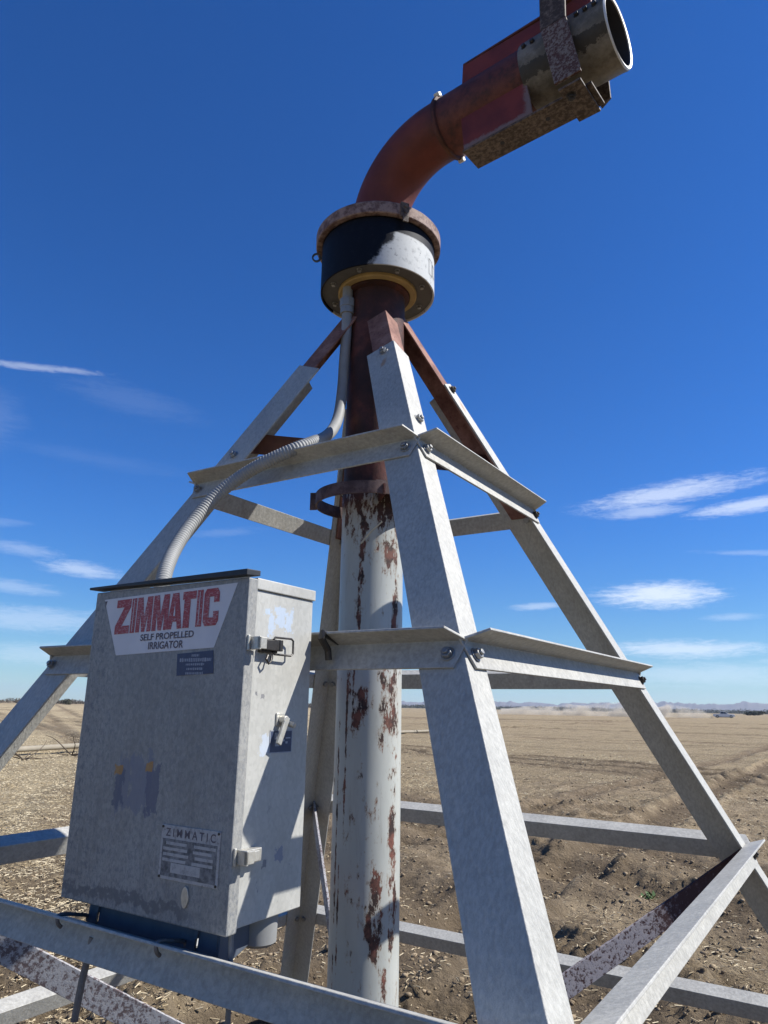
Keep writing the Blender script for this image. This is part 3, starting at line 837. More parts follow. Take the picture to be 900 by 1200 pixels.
cl.build('brace_clamp', M['wire'], box)

# ------------------------------------------------------------------ ground
def vnoise(x, y, seed):
    xi = np.floor(x).astype(np.int64); yi = np.floor(y).astype(np.int64)
    fx = x-xi; fy = y-yi
    fx = fx*fx*(3-2*fx); fy = fy*fy*(3-2*fy)
    def h(a, b):
        n_ = (a*374761393+b*668265263+seed*1442695041) & 0xffffffff
        n_ = ((n_ ^ (n_ >> 13))*1274126177) & 0xffffffff
        return ((n_ ^ (n_ >> 16)) & 0xffff)/65535.
    return (h(xi, yi)*(1-fx)+h(xi+1, yi)*fx)*(1-fy)+(h(xi, yi+1)*(1-fx)+h(xi+1, yi+1)*fx)*fy
def fbm(x, y, seed, octv=4, gain=.5):
    s_ = 0; a = 1; t = 0
    for i in range(octv):
        s_ = s_+a*vnoise(x*2**i, y*2**i, seed+i*17); t += a; a *= gain
    return s_/t
def sst(x, a, b):
    t = np.clip((x-a)/(b-a), 0, 1); return t*t*(3-2*t)
def rut_profile(d, w=.22, depth=.09, berm=.05):
    return -depth*np.exp(-(d/w)**2)+berm*np.exp(-((np.abs(d)-2.1*w)/(.8*w))**2)
LINES = [((-1.5, 4.0), (0.02, 1.), .26, .10, 3.2, 400), ((-3.4, 4.0), (0.03, 1.), .22, .05, 3.2, 60)]
def line_d(x, y, p, d):
    d = np.array(d)/np.hypot(*d)
    wob = (fbm(x*.35, y*.35, 91, 2)-.5)*.5
    return (x-p[0])*d[1]-(y-p[1])*d[0]+wob, (x-p[0])*d[0]+(y-p[1])*d[1]
RUTS = [((-8.9, 21.4), (10, -3.2), .22, .17), ((-8.4, 23.2), (10, -3.4), .20, .14), ((-6.5, 19.4), (10, -3.0), .16, .08), ((-22.3, 20), (.095, -1), .22, .20),
        ((-3.4, 10), (.02, 1), .16, .05), ((-10, 60), (10, -1.2), .55, .16), ((-14, 41), (10, 1.5), .35, .10), ((-20, 120), (10, 3.5), .9, .18), ((-20, 116.5), (10, 3.5), .7, .14), ((-30, 90), (10, -.6), .7, .14),
        ((-2.6, 6.6), (10, -5.), .30, .10), ((-3.2, 4.6), (10, -6.5), .30, .09), ((-4.6, 9.0), (10, -4.4), .25, .06), ((-6.5, 3.6), (6, -5.), .35, .08), ((-9, 6.5), (8, -5.), .3, .05)]
def ground_h(x, y):
    r = np.hypot(x, y)
    stw = sst(-x-.6*y, .5, 5.5)
    till = sst(r, 30, 7)*(.35+.65*sst(x, -11, -3))*(1-.8*stw)
    uu, vv = x*.953-y*.305, x*.305+y*.953
    h_ = (fbm(x*.15, y*.15, 1, 3)-.5)*.16*sst(r, 2, 10)
    h_ += (fbm(x*1.1, y*1.1, 5, 4)-.5)*(.05+.06*till)
    # rough bands left by the tillage, running across the view
    band = sst(fbm(uu*.30, vv*1.25, 61, 3), .44, .62)*till
    rough = (.20+.20*till+.72*band)*sst(r, 70, 18)
    # compacted wheel track running away from the tower: smooth bed, raised lips
    d = x+1.45+(fbm(y*.4, x*0, 13, 2)-.5)*.16
    bed = sst(np.abs(d), .36, .24)*sst(r, 90, 40)
    rough *= 1-.85*bed
    f = fbm(x*4.5, y*4.5, 9, 3, .55); f1 = fbm(x*9.5, y*9.5, 29, 3, .6); f2 = fbm(x*19., y*19., 19, 2, .6)
    h_ += (np.abs(f-.5)*-.20+.04)*rough
    h_ += (.5-np.abs(f1-.5)*4)*.030*rough*sst(r, 32, 14)
    h_ += (f2-.5)*.055*rough*sst(r, 20, 9)
    g = fbm(uu*1.6, vv*3.4, 33, 3)
    h_ += sst(g, .54, .66)*.038*band
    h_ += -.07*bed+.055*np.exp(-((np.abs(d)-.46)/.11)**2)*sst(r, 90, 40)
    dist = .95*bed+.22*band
    for p, dr, w, dep in RUTS:
        dd, al = line_d(x, y, p, dr)
        broken = sst(fbm(al*.3, dd*.1+p[0], 47, 2), .16, .36)
        h_ += rut_profile(dd, w, dep, dep*.6)*broken
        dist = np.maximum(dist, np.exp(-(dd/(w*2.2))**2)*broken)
    return h_, till, dist
def strawy(x, y):
    return sst(-x-.6*y, .5, 5.5)*(.55+.45*sst(fbm(x*.9, y*.9, 77, 3), .35, .6))*sst(np.hypot(x, y), 600, 120)
ctr_x, ctr_y = CAM.x, CAM.y
fine = np.radians(np.arange(84, 160, .19)); coarse = np.radians(np.arange(160, 84+360, 4.))
ang = np.concatenate([fine, coarse])
rr = [.5, 1., 1.6, 2.2, 2.7, 3.1]
r_ = 3.4
while r_ < 34: rr.append(r_); r_ *= 1.0050
while r_ < 140: rr.append(r_); r_ *= 1.012
while r_ < 9000: rr.append(r_); r_ *= 1.06
rr = np.array(rr)
RR, AA = np.meshgrid(rr, ang, indexing='ij')
GX = ctr_x+RR*np.cos(AA); GY = ctr_y+RR*np.sin(AA)
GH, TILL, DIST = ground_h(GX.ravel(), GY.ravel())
nr, na = RR.shape
verts = np.stack([GX.ravel(), GY.ravel(), GH], 1)
verts = np.vstack([verts, [[ctr_x, ctr_y, 0]]])
I, J = np.meshgrid(np.arange(nr-1), np.arange(na), indexing='ij')
J2 = (J+1) % na
quads = np.stack([I*na+J, (I+1)*na+J, (I+1)*na+J2, I*na+J2], -1).reshape(-1, 4)
def fast_mesh(name, verts, faces, k):
    me = bpy.data.meshes.new(name)
    me.vertices.add(len(verts)); me.vertices.foreach_set('co', np.asarray(verts, np.float32).ravel())
    nf = len(faces)
    me.loops.add(nf*k); me.loops.foreach_set('vertex_index', np.asarray(faces, np.int32).ravel())
    me.polygons.add(nf); me.polygons.foreach_set('loop_start', np.arange(0, nf*k, k, dtype=np.int32))
    me.update(calc_edges=True); me.validate()
    return me
gm = fast_mesh('field', verts, quads, 4)
# close the little hole at the centre with a fan
bm = bmesh.new(); bm.from_mesh(gm); bm.verts.ensure_lookup_table()
cv = bm.verts[len(verts)-1]
for j in range(na): bm.faces.new((cv, bm.verts[j], bm.verts[(j+1) % na]))
bm.to_mesh(gm); bm.free()
gm.polygons.foreach_set('use_smooth', [True]*len(gm.polygons))
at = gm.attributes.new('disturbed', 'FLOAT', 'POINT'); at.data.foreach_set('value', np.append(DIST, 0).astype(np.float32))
at = gm.attributes.new('tilled', 'FLOAT', 'POINT'); at.data.foreach_set('value', np.append(TILL, 0).astype(np.float32))
at = gm.attributes.new('strawy', 'FLOAT', 'POINT'); at.data.foreach_set('value', np.append(strawy(GX.ravel(), GY.ravel()), 0).astype(np.float32))
def mat_ground():
    t = NT('dry_stubble_soil')
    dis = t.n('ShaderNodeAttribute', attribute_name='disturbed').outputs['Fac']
    til = t.n('ShaderNodeAttribute', attribute_name='tilled').outputs['Fac']
    n1 = t.noise(.22, 6, .6); n2 = t.noise(2.2, 7, .62); n3 = t.noise(21, 6, .7); n4 = t.noise(.035, 5, .6)
    soil = t.mix(t.step(n2, .38, .66), (.215, .163, .104), (.40, .31, .20))
    straw = t.mix(t.step(n3, .36, .64), (.205, .156, .094), (.41, .325, .198))
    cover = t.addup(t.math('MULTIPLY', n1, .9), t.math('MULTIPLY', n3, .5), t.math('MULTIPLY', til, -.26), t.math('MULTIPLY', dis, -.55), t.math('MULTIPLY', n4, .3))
    col = t.mix(t.step(cover, .36, .86), soil, straw)
    # stretched flecks of stubble rows seen far off
    rows = t.noise(1.0, 6, .72, (1.4, .5, 1))
    col = t.mix(t.math('MULTIPLY', t.step(rows, .46, .66), .45), col, (.125, .095, .064))
    mp = t.n('ShaderNodeMapping', {'Vector': t.coord(), 'Rotation': (0, 0, .31), 'Scale': (.05, .42, 1)}).outputs[0]
    furrow = t.n('ShaderNodeTexNoise', {'Vector': mp, 'Scale': 1., 'Detail': 7., 'Roughness': .7}).outputs[0]
    col = t.mix(t.math('MULTIPLY', t.step(furrow, .48, .64), .42), col, (.135, .102, .064))
    sp = t.noise(5.5, 7, .75)
    col = t.mix(t.math('MULTIPLY', t.step(sp, .56, .66), .5), col, (.095, .07, .048))
    sp2 = t.noise(9., 6, .75)
    col = t.mix(t.math('MULTIPLY', t.step(sp2, .60, .70), .5), col, (.46, .39, .28))
    stw = t.n('ShaderNodeAttribute', attribute_name='strawy').outputs['Fac']
    bright = t.mix(t.step(t.noise(26, 5, .75), .40, .62), (.25, .19, .11), (.64, .53, .34))
    col = t.mix(t.math('MULTIPLY', stw, .8), col, bright)
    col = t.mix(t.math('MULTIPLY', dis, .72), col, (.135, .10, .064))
    return t.finish(col, .95, 0, t.math('ADD', t.noise(11, 9, .72), t.math('MULTIPLY', n2, .7)), 1., .10, .1)
M['ground'] = mat_ground()
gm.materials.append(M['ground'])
go = bpy.data.objects.new('field', gm); COL.objects.link(go); tag(go, kind='structure')

# clods and straw litter: nobody could count them
def ico():
    bm = bmesh.new(); bmesh.ops.create_icosphere(bm, subdivisions=1, radius=1)
    v = np.array([q.co[:] for q in bm.verts]); f = np.array([[w.index for w in q.verts] for q in bm.faces]); bm.free()
    return v, f
IV, IF = ico()
def scatter_polar(n_, r0, r1, a0, a1, power=1.):
    r = r0*(r1/r0)**(rng.random(n_)**power); a = np.radians(rng.uniform(a0, a1, n_))
    return ctr_x+r*np.cos(a), ctr_y+r*np.sin(a), r
nC = 22000
x, y, r = scatter_polar(nC, 3.9, 30, 86, 158, 1.1)
hh, tl, ds = ground_h(x, y)
keep = (rng.random(nC) < .10+.9*np.maximum(tl*sst(fbm(x*1.3, y*1.3, 71, 3), .40, .62), ds*.8))
x, y, hh, r = x[keep], y[keep], hh[keep], r[keep]
n_ = len(x)
size = .004+.018*rng.random(n_)**7+.007*rng.random(n_)
size *= 1+.35*sst(r, 6, 20)
V = IV[None]*(1+.75*(rng.random((n_, len(IV), 1))-.5))*np.stack([rng.uniform(.8, 1.5, n_), rng.uniform(.8, 1.3, n_), rng.uniform(.55, .9, n_)], 1)[:, None]
th = rng.uniform(0, 6.28, n_); c_, s_ = np.cos(th)[:, None], np.sin(th)[:, None]
V = np.stack([V[..., 0]*c_-V[..., 1]*s_, V[..., 0]*s_+V[..., 1]*c_, V[..., 2]], -1)*size[:, None, None]
V += np.stack([x, y, hh+size*.25], 1)[:, None]
Fc = (IF[None]+np.arange(n_)[:, None, None]*len(IV)).reshape(-1, 3)
cm = fast_mesh('soil_clods', V.reshape(-1, 3), Fc, 3)
t = NT('clod_soil'); cc = t.mix(t.step(t.noise(6, 6, .65), .36, .66), (.18, .136, .086), (.35, .27, .175))
cm.materials.append(t.finish(cc, .95, 0, t.noise(60, 5, .7), .7, .008, .1))
co_ = bpy.data.objects.new('soil_clods', cm); COL.objects.link(co_)
tag(co_, 'brown clods of dry soil scattered over the tilled field', 'soil clods', kind='stuff')
# straw
nS = 170000
x, y, r = scatter_polar(nS, 3.9, 46, 86, 158, .95)
hh, tl, ds = ground_h(x, y)
az_ = np.degrees(np.arctan2(y-ctr_y, x-ctr_x))
pr = .05+.8*sst(fbm(x*.8, y*.8, 55, 3), .46, .64)*(1-.8*tl)*(1-.9*ds)+1.2*strawy(x, y)
keep = rng.random(nS) < pr
x, y, hh, r = x[keep], y[keep], hh[keep], r[keep]; n_ = len(x)
ln = rng.uniform(.014, .052, n_)*(1+.3*sst(r, 6, 25)); wd = rng.uniform(.0016, .0042, n_)*(1+1.2*sst(r, 5, 25))
th = rng.uniform(0, 6.28, n_); ti = rng.normal(0, .16, n_)
dx, dy, dz = np.cos(th)*np.cos(ti), np.sin(th)*np.cos(ti), np.abs(np.sin(ti))
px, py = -np.sin(th), np.cos(th)
base = np.stack([x, y, hh+.004+rng.random(n_)*.02], 1)
D = np.stack([dx, dy, dz], 1)*ln[:, None]; Pp = np.stack([px, py, np.zeros(n_)], 1)*wd[:, None]; Uz = np.array([0, 0, 1])*wd[:, None]*1.2
SV = np.stack([base-Pp, base+Pp, base+Uz, base+D-Pp, base+D+Pp, base+D+Uz], 1)
SF = np.array([[0, 1, 4, 3], [1, 2, 5, 4], [2, 0, 3, 5]])
SFc = (SF[None]+np.arange(n_)[:, None, None]*6).reshape(-1, 4)
sm_ = fast_mesh('straw_litter', SV.reshape(-1, 3), SFc, 4)
t = NT('straw'); cc = t.mix(t.step(t.noise(3, 4), .38, .62), (.36, .28, .165), (.64, .54, .36))
sm_.materials.append(t.finish(cc, .8, 0, None, spec=.2))
so = bpy.data.objects.new('straw_litter', sm_); COL.objects.link(so)
tag(so, 'pale broken straw lying loose over the dry field', 'straw', kind='stuff')

# ------------------------------------------------------------------ small things in the field
def gz(x, y): return float(ground_h(np.array([x]), np.array([y]))[0][0])
# pale irrigation pipe lying across the field, in lengths with couplings
pm = plain('pale_dusty_pipe', (.27, .235, .175), .85, 0, .35, 3)
yy = [2.5, 15., 27.5, 40., 52.5]
for i in range(4):
    xa, xb = -19.9-.095*(yy[i]-5), -19.9-.095*(yy[i+1]-5)
    a = Vector((xa, yy[i]+.1, gz(xa, yy[i])+.13)); b = Vector((xb, yy[i+1]-.1, gz(xb, yy[i+1])+.13))
    tg = thing('irrigation_pipe', ['nearest length of pale pipe lying in the field, partly hidden by the left tower leg', 'pale pipe length lying in the field behind the control box',
                                   'pale pipe length lying in the field just left of the riser pipe', 'far thin pale pipe length in the field right of the riser pipe'][i], 'pipe', a, 0, 'pale pipes lying across the field')
    MB().cyl((0, 0, 0), b-a, .085, 16).build('pipe_length', pm, tg)
    MB().cyl((b-a)*.985, (b-a)*1.004, .10, 16).build('coupling', pm, tg)
# dead weeds before the pipe
wm = plain('dead_weed', (.10, .075, .05), .9, 0, .3, 20)
def weed(x, y, hgt, n_, label, seed):
    rd = random.Random(seed); mb = MB()
    for i in range(n_):
        a = rd.uniform(0, 6.28); l = hgt*rd.uniform(.6, 1.2); p = Vector((0, 0, 0)); path = [p.copy()]
        d = Vector((math.cos(a)*1.6, math.sin(a)*1.6, rd.uniform(.3, 1.))).normalized()
        for k in range(5):
            d = (d+Vector((rd.uniform(-.3, .3), rd.uniform(-.3, .3), rd.uniform(-.3, .15)))).normalized()
            p = p+d*l/5; p.z = max(p.z, .02); path.append(p.copy())
        mb.tube(path, [.022*(1-k/7) for k in range(6)], 5)
    o = mb.build('dead_weed', wm, None, loc=(x, y, gz(x, y)))
    tag(o, label, 'weed', 'dead weeds by the pale pipe')
weed(-19.0, 10.6, 1.1, 9, 'tangled dead weed in front of the nearest pale pipe, beside the left leg', 3)
weed(-19.4, 12.4, 1.0, 8, 'dry dead weed trailing before the pale pipe, beside the control box', 5)
gmn = plain('green_leaf', (.06, .11, .03), .7, 0, .3, 20)
mb = MB(); rd = random.Random(4)
for i in range(26):
    a = rd.uniform(0, 6.28); l = rd.uniform(.03, .10); d = Vector((math.cos(a), math.sin(a), rd.uniform(.2, 1.))).normalized()
    s_ = d.cross(Vector((0, 0, 1))).normalized()*l*.18; b0 = Vector((rd.uniform(-.06, .06), rd.uniform(-.06, .06), 0))
    mb.add([b0, b0+d*l*.5+s_, b0+d*l, b0+d*l*.5-s_], [(0, 1, 2, 3)])
wx, wy = -.557, 5.641
gw = mb.build('green_weed', gmn, None, loc=(wx, wy, gz(wx, wy)+.01)); tag(gw, 'tiny green weed sprouting in the tilled soil right of the front leg', 'weed')

# far bushes and tree lines
def leafmass(boxes, per, seed, leaf, droop=.3):
    g = np.random.default_rng(seed); allv = []
    for (cx, cy, cz, rx, ry, rz) in boxes:
        k = per
        p = g.normal(size=(k, 3)); p /= np.linalg.norm(p, axis=1)[:, None]; p *= (g.random((k, 1))**.45)
        p = p*np.array([rx, ry, rz])+np.array([cx, cy, cz]); p[:, 2] = np.maximum(p[:, 2], .02)
        d1 = g.normal(size=(k, 3)); d1 /= np.linalg.norm(d1, axis=1)[:, None]
        d2 = np.cross(d1, g.normal(size=(k, 3))); d2 /= np.linalg.norm(d2, axis=1)[:, None]
        s_ = leaf*g.uniform(.5, 1.3, (k, 1))
        allv.append(np.stack([p-d1*s_, p+d2*s_*.6, p+d1*s_, p-d2*s_*.6], 1))
    v = np.concatenate(allv); n_ = len(v)
    return fast_mesh('leafmass', v.reshape(-1, 3), np.arange(n_*4).reshape(-1, 4), 4)
def pol(az, d): return CAM.x+d*math.cos(R(az)), CAM.y+d*math.sin(R(az))
brown = plain('bare_branches', (.105, .088, .068), .95, 0, .35, .4)
scrub = plain('dry_scrub', (.085, .085, .055), .95, 0, .35, .4)
g = np.random.default_rng(11); bx_ = []
for i in range(230):
    az = g.uniform(128, 176); d = g.uniform(560, 640); x, y = pol(az, d); h_ = g.uniform(1.8, 3.9)
    bx_.append((x, y, h_*.45, g.uniform(3, 7), g.uniform(3, 7), h_*.6))
tm = leafmass(bx_, 160, 3, .45); tm.materials.append(brown)
to = bpy.data.objects.new('distant_scrub', tm); COL.objects.link(to)
tag(to, 'low brown line of bare scrub along the left horizon', 'scrub', kind='stuff')
bx_ = []
for i in range(420):
    az = g.uniform(80, 127); d = g.uniform(1500, 2300); x, y = pol(az, d); h_ = g.uniform(5., 10.)
    bx_.append((x, y, h_*.4, g.uniform(14, 40), g.uniform(14, 40), h_*.6))
tm = leafmass(bx_, 150, 5, 1.3); tm.materials.append(scrub)
to = bpy.data.objects.new('distant_brush', tm); COL.objects.link(to)
tag(to, 'dark band of brush on the plain below the mountains', 'brush', kind='stuff')
def bush(az, d, w, h_, label, seed):
    x, y = pol(az, d)
    b = thing('bush', label, 'bush', (x, y, 0), 0, 'bushes at the far edge of the field')
    rd = np.random.default_rng(seed)
    bb = [(rd.uniform(-.5, .5)*w, rd.uniform(-.5, .5)*w, h_*rd.uniform(.3, .6), w*.42, w*.42, h_*.42) for _ in range(6)]
    me = leafmass(bb, 130, seed, .09*w); me.materials.append(scrub)
    o = bpy.data.objects.new('foliage', me); COL.objects.link(o); o.parent = b
    MB().tube([(0, 0, 0), (.05*w, .02, h_*.35), (.1*w, -.03, h_*.65)], [.05*w, .035*w, .01*w], 6).build('stem', brown, b)
bush(145.9, 420, 3.6, 3.6, 'dark round bush on the left horizon beside the control box', 1)
bush(109.0, 300, 1.7, 1.2, 'small dark bush in the dust just behind the right brace', 2)
bush(110.9, 310, 1.3, 1.0, 'smaller dark bush at the field edge between front leg and right leg', 3)
bush(96.4, 600, 9., 3.0, 'wide olive bush right of the pickup truck', 4)

# mountains: ridges of real depth, far away
def ridge(d, azs, fn, depth, seed, name):
    nA = len(azs); prof = np.array([fn(a) for a in azs])
    rows = []; fr = [0, .18, .38, .6, .8, 1., 1.35]
    hp = [0, .25, .5, .78, .92, 1., 0]
    for k_, (q, hgt) in enumerate(zip(fr, hp)):
        rowv = []
        for i, a in enumerate(azs):
            jit = mnoise.noise(Vector((a*1.9, q*4, seed)))*.35+mnoise.noise(Vector((a*6., q*9, seed+4)))*.2
            z = prof[i]*hgt*(1+(jit if 0 < k_ < 5 else 0))
            x, y = pol(a, d+depth*q+jit*depth*.2)
            rowv.append((x, y, z-5))
        rows.append(rowv)
    vs = [v for r_ in rows for v in r_]
    fs = [(k_*nA+i, k_*nA+i+1, (k_+1)*nA+i+1, (k_+1)*nA+i) for k_ in range(len(fr)-1) for i in range(nA-1)]
    mb = MB(); mb.add(vs, fs, True)
    o = mb.build(name, M['mount'], None, auto=180); tag(o, kind='structure'); return o
M['mount'] = plain('bare_mountain_rock', (.13, .11, .10), .95, 0, .3, .004)
def prof(a):
    b = .43+.13*mnoise.noise(Vector((a*.55, 3, 0)))+.11*mnoise.noise(Vector((a*1.5, 7, 0)))+.05*mnoise.noise(Vector((a*4.5, 1, 0)))
    b += .14*math.exp(-((a-96.5)/1.6)**2)+.12*math.exp(-((a-101.8)/1.3)**2)-.05*math.exp(-((a-99)/1.)**2)
    b *= 1-.35*min(max((a-106)/20, 0), 1)
    b *= min(1, max((131-a)/6, 0))
    return max(9600*math.tan(R(b)), 0)
ridge(6300, np.arange(72, 131.5, .12), prof, 700, 2.2, 'mountains')

# ------------------------------------------------------------------ pickup truck raising dust
paint = plain('silver_truck_paint', (.70, .69, .66), .45, 0, .05, 2)
glass = plain('dark_glass', (.02, .025, .03), .1, 0, .05, 2, spec=.6)
tyre = plain('tyre_rubber', (.02, .02, .02), .8, 0, .1, 8)
chrome = plain('bumper_metal', (.45, .45, .45), .3, .8, .1, 4)
lampm = plain('lamp_lens', (.6, .6, .58), .2, 0, .05, 4)
tx_, ty_ = pol(98.3, 240)
truck = thing('pickup_truck', 'silver pickup truck driving along the far edge of the field with dust behind it', 'truck', (tx_, ty_, gz(tx_, ty_)+.12), R(8.3))
prof_b = [(-2.9, .55), (-2.9, 1.08), (-.75, 1.12), (-.70, 1.16), (.95, 1.16), (1.15, 1.12), (2.65, 1.02), (2.85, .90), (2.9, .50), (2.45, .30), (-2.5, .30)]
MB().extrude(prof_b, (0, 0, 0), (1, 0, 0), (0, 0, 1), (0, -1, 0), -.95, .95).build('body', paint, truck, .05)
MB().prism([(-1.05, -.86, 1.16), (1.15, -.86, 1.16), (1.15, .86, 1.16), (-1.05, .86, 1.16)], [(-.85, -.70, 1.80), (.42, -.70, 1.80), (.42, .70, 1.80), (-.85, .70, 1.80)]).build('cab', paint, truck, .05)
for sg in (-1, 1):
    for (a, b, c, d_) in ((-.92, -.03, -.78, -.03), (.04, .95, .04, .40)):
        MB().prism([(a, sg*.868, 1.22), (b, sg*.868, 1.22), (d_, sg*.742, 1.70), (c, sg*.742, 1.70)], [(a, sg*.855, 1.22), (b, sg*.855, 1.22), (d_, sg*.73, 1.70), (c, sg*.73, 1.70)]).build('side_window', glass, truck)
    for x in (-1.75, 1.85):
        w = MB().lathe([(.22, -.12), (.36, -.12), (.40, -.08), (.40, .08), (.36, .12), (.22, .12)], 28, (x, sg*.86, .40), (0, 1, 0)).build('wheel', tyre, truck)
        MB().cyl((x, sg*.80, .40), (x, sg*.965, .40), .23, 20).build('rim', chrome, w)
MB().prism([(1.055, -.78, 1.20), (1.055, .78, 1.20), (.46, .66, 1.74), (.46, -.66, 1.74)], [(1.075, -.78, 1.20), (1.075, .78, 1.20), (.48, .66, 1.74), (.48, -.66, 1.74)]).build('windscreen', glass, truck)
MB().box((-2.7, -.78, 1.085), (-1.15, .78, 1.12)).build('load_bed', tyre, truck)
MB().box((-2.4, -.80, .16), (2.4, .80, .34)).build('undercarriage', tyre, truck)
MB().box((2.86, -.92, .48), (2.98, .92, .66)).build('bumper', chrome, truck, .02)
for sg in (-1, 1): MB().box((2.80, sg*.62-.18, .78), (2.90, sg*.62+.18, .92)).build('headlight', lampm, truck, .02)
# dust plume along its track: a real volume
hd = Vector((math.cos(R(8.3)), math.sin(R(8.3)), 0)); pc = Vector((tx_, ty_, 0))
dm = MB()
n_ = 26; rings = []
for i in range(n_+1):
    q = i/n_; dback = 3.0+64*q; ww = 1.2+5.*q**.7; hh_ = .6+6.6*q**.38*(1-.82*q)
    cc = pc-hd*dback; s_ = Vector((-hd.y, hd.x, 0))
    rings.append([cc+s_*ww*math.cos(a)*(1+.2*mnoise.noise(Vector((q*9, a, 1))))+Vector((0, 0, max(-.25, hh_*math.sin(a)*(1+.35*mnoise.noise(Vector((q*14, a, 5))))))) for a in np.linspace(0, 2*math.pi, 20, endpoint=False)])
dm.add([v for r_ in rings for v in r_], [(i*20+j, i*20+(j+1) % 20, (i+1)*20+(j+1) % 20, (i+1)*20+j) for i in range(n_) for j in range(20)], True)
dm.f += [tuple(reversed(range(20))), tuple(n_*20+j for j in range(20))]; dm.sm += [True, True]
t = NT('dust_volume')
geo = t.n('ShaderNodeNewGeometry').outputs['Position']
nz = t.n('ShaderNodeTexNoise', {'Vector': geo, 'Scale': .22, 'Detail': 4., 'Roughness': .6}).outputs[0]
den = t.math('MULTIPLY', t.step(nz, .38, .64), .60)
v = t.n('ShaderNodeVolumePrincipled', {'Color': (.93, .84, .70, 1), 'Density': den, 'Anisotropy': .3})
ou = t.n('ShaderNodeOutputMaterial'); t.t.links.new(v.outputs[0], ou.inputs['Volume'])
do = dm.build('dust_cloud', t.m, None, auto=180)
tag(do, 'pale dust plume trailing behind the pickup truck', 'dust', kind='stuff')

# ------------------------------------------------------------------ haze
t = NT('haze_air')
v = t.n('ShaderNodeVolumePrincipled', {'Color': (.60, .76, 1., 1), 'Density': 6.5e-5, 'Anisotropy': .2})
ou = t.n('ShaderNodeOutputMaterial'); t.t.links.new(v.outputs[0], ou.inputs['Volume'])
hzb = MB().box((-9600, -9600, -6.5), (9600, 9600, 190)).build('haze', t.m)
tag(hzb, kind='stuff', label='thin blue air haze over the whole plain', cat='haze')

# ------------------------------------------------------------------ sun, sky
SUN_AZ, SUN_EL = R(31.5), R(45.4)
sd = Vector((math.cos(SUN_AZ)*math.cos(SUN_EL), math.sin(SUN_AZ)*math.cos(SUN_EL), math.sin(SUN_EL)))
ld_ = bpy.data.lights.new('sun', 'SUN'); ld_.energy = 4.8; ld_.angle = R(.53); ld_.color = (1, .975, .93)
lo_ = bpy.data.objects.new('sun', ld_); COL.objects.link(lo_)
lo_.rotation_euler = (-sd).to_track_quat('-Z', 'Y').to_euler()
lo_.location = (10, 6, 12)

wt = NT('World', world=True); S.world = wt.m
sky = wt.n('ShaderNodeTexSky', sky_type='NISHITA', sun_disc=False, sun_elevation=SUN_EL, sun_rotation=math.pi/2-SUN_AZ, altitude=1200., air_density=1., dust_density=.1, ozone_density=2.4)
dirv = wt.n('ShaderNodeTexCoord').outputs['Generated']
wt.co = dirv
sx = wt.sep(dirv)
elv = wt.math('MULTIPLY', wt.math('ARCSINE', sx[2]), 180/math.pi)
# azimuth measured from the view's centre line so that the seam lies behind
ca, sa_ = math.cos(R(123)), math.sin(R(123))
fwd = wt.math('ADD', wt.math('MULTIPLY', sx[0], ca), wt.math('MULTIPLY', sx[1], sa_))
rgt = wt.math('SUBTRACT', wt.math('MULTIPLY', sx[0], sa_), wt.math('MULTIPLY', sx[1], ca))
azv = wt.math('MULTIPLY', wt.math('ARCTAN2', rgt, fwd), 180/math.pi)      # degrees to the right of azimuth 123
cv = wt.n('ShaderNodeCombineXYZ', {0: azv, 1: elv, 2: 0.}).outputs[0]
def cl_noise(scale, det, sc, rough=.6, dist=0., rot=0.):
    mp_ = wt.n('ShaderNodeMapping', {'Vector': cv, 'Scale': sc, 'Rotation': (0, 0, rot)}).outputs[0]
    return wt.n('ShaderNodeTexNoise', {'Vector': mp_, 'Scale': scale, 'Detail': det, 'Roughness': rough, 'Distortion': dist}).outputs[0]
streaky = cl_noise(1., 8., (.30, 1.9, 1), .66, .5, R(-3))
wisp = cl_noise(1., 9., (1.1, 5.0, 1), .70, .6, R(4))
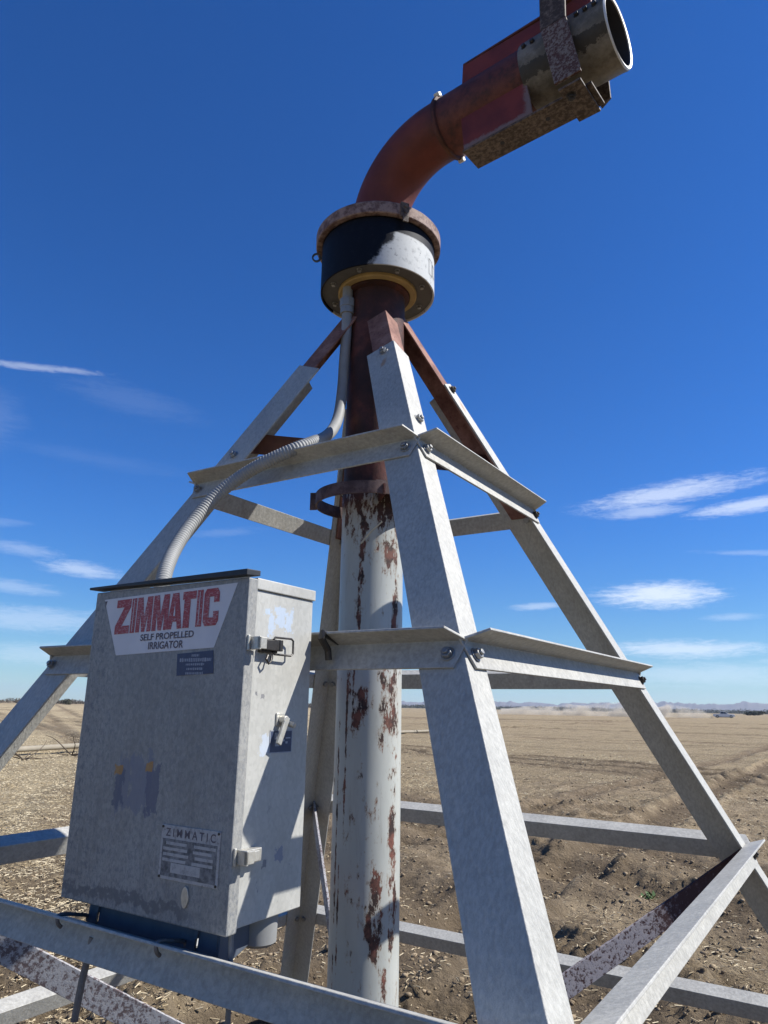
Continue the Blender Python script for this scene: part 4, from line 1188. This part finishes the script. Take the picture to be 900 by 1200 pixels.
CL = [  # azimuth, elevation, half width, half height, tilt (deg, up to the right), strength
    (151.0, 23.4, 7.0, .40, 5.5, .40), (144.0, 22.3, 8.5, 1.7, -7, .055), (153.5, 19.3, 3.4, 3.4, 30, .07), (146, 17.6, 10, .9, -3, .035),
    (146.0, 9.4, 4.4, .85, -4, .55), (150.2, 10.5, 4.0, .7, -4, .28), (150.4, 7.8, 4.6, .7, -3, .32), (149, 5.6, 9, 1.4, 0, .40), (147, 3.2, 10, 1.2, 0, .35), (152, 12.2, 3.2, .5, 3, .12),
    (100.6, 15.8, 9.6, 1.25, 5.5, .72), (102.5, 14.6, 5.0, .7, 1, .5), (95.0, 14.4, 6.4, .80, 4, .75),
    (101.8, 8.35, 6.6, 1.45, -1, 1.0), (100.5, 4.4, 8.5, .95, -1, .75), (99.5, 2.6, 11, 1.3, 0, .38), (111.0, 7.7, 3.0, .45, 2, .45), (95.0, 11.0, 6, .30, -5, .22), (97, 6.6, 3.0, .4, 1, .3),
    (122.0, 3.5, 10, 1.2, 0, .25), (136, 13, 4.5, .5, 8, .09), (134, 6, 6, 1.6, 0, .35), (93., 3.6, 5, .5, 2, .4), (108, 2.8, 6, 1.0, 0, .3), (126, 47, 9, 3., 12, .0)]
tex = wt.math('MULTIPLY_ADD', wisp, .55, wt.math('MULTIPLY', streaky, .55))
tot = None
for az, el, hw, hh_, tilt, st in CL:
    d = wt.n('ShaderNodeVectorMath', {0: cv, 1: (123-az, el, 0)}, operation='SUBTRACT').outputs[0]
    d = wt.n('ShaderNodeMapping', {'Vector': d, 'Rotation': (0, 0, -R(tilt)), 'Scale': (1, 1, 1)}).outputs[0]
    d = wt.n('ShaderNodeVectorMath', {0: d, 1: (hw, hh_, 1)}, operation='DIVIDE').outputs[0]
    l = wt.n('ShaderNodeVectorMath', {0: d}, operation='LENGTH').outputs['Value']
    mk_ = wt.math('SUBTRACT', 1., l, clamp=True)
    e = wt.math('MULTIPLY', wt.step(wt.math('MULTIPLY_ADD', mk_, .62, tex), .62, 1.12), st)
    e = wt.math('MULTIPLY', e, wt.step(mk_, 0., .30))
    tot = e if tot is None else wt.math('MAXIMUM', tot, e)
dens = wt.math('MULTIPLY', tot, 1., clamp=True)
hsv = wt.n('ShaderNodeHueSaturation', {'Color': sky.outputs[0], 'Saturation': 1.25, 'Value': 1., 'Hue': .50}).outputs[0]
lowf = wt.step(elv, 16., 0.)
hsv = wt.mix(1., hsv, wt.mix(lowf, (.54, .98, 1.50), (.70, .93, 1.12)), 'MULTIPLY')
colr = wt.mix(wt.math('MULTIPLY', dens, .75), hsv, (10.0, 10.8, 12.2))
bg = wt.n('ShaderNodeBackground', {'Color': colr, 'Strength': .062})
wo = wt.n('ShaderNodeOutputWorld'); wt.t.links.new(bg.outputs[0], wo.inputs[0])

S.view_settings.view_transform = 'Standard'
S.view_settings.look = 'None'
S.view_settings.exposure = .66
S.view_settings.gamma = 1
S.view_settings.use_curve_mapping = False
S.render.engine = 'CYCLES'
S.cycles.max_bounces = 6
S.cycles.volume_bounces = 1
S.cycles.use_denoising = True
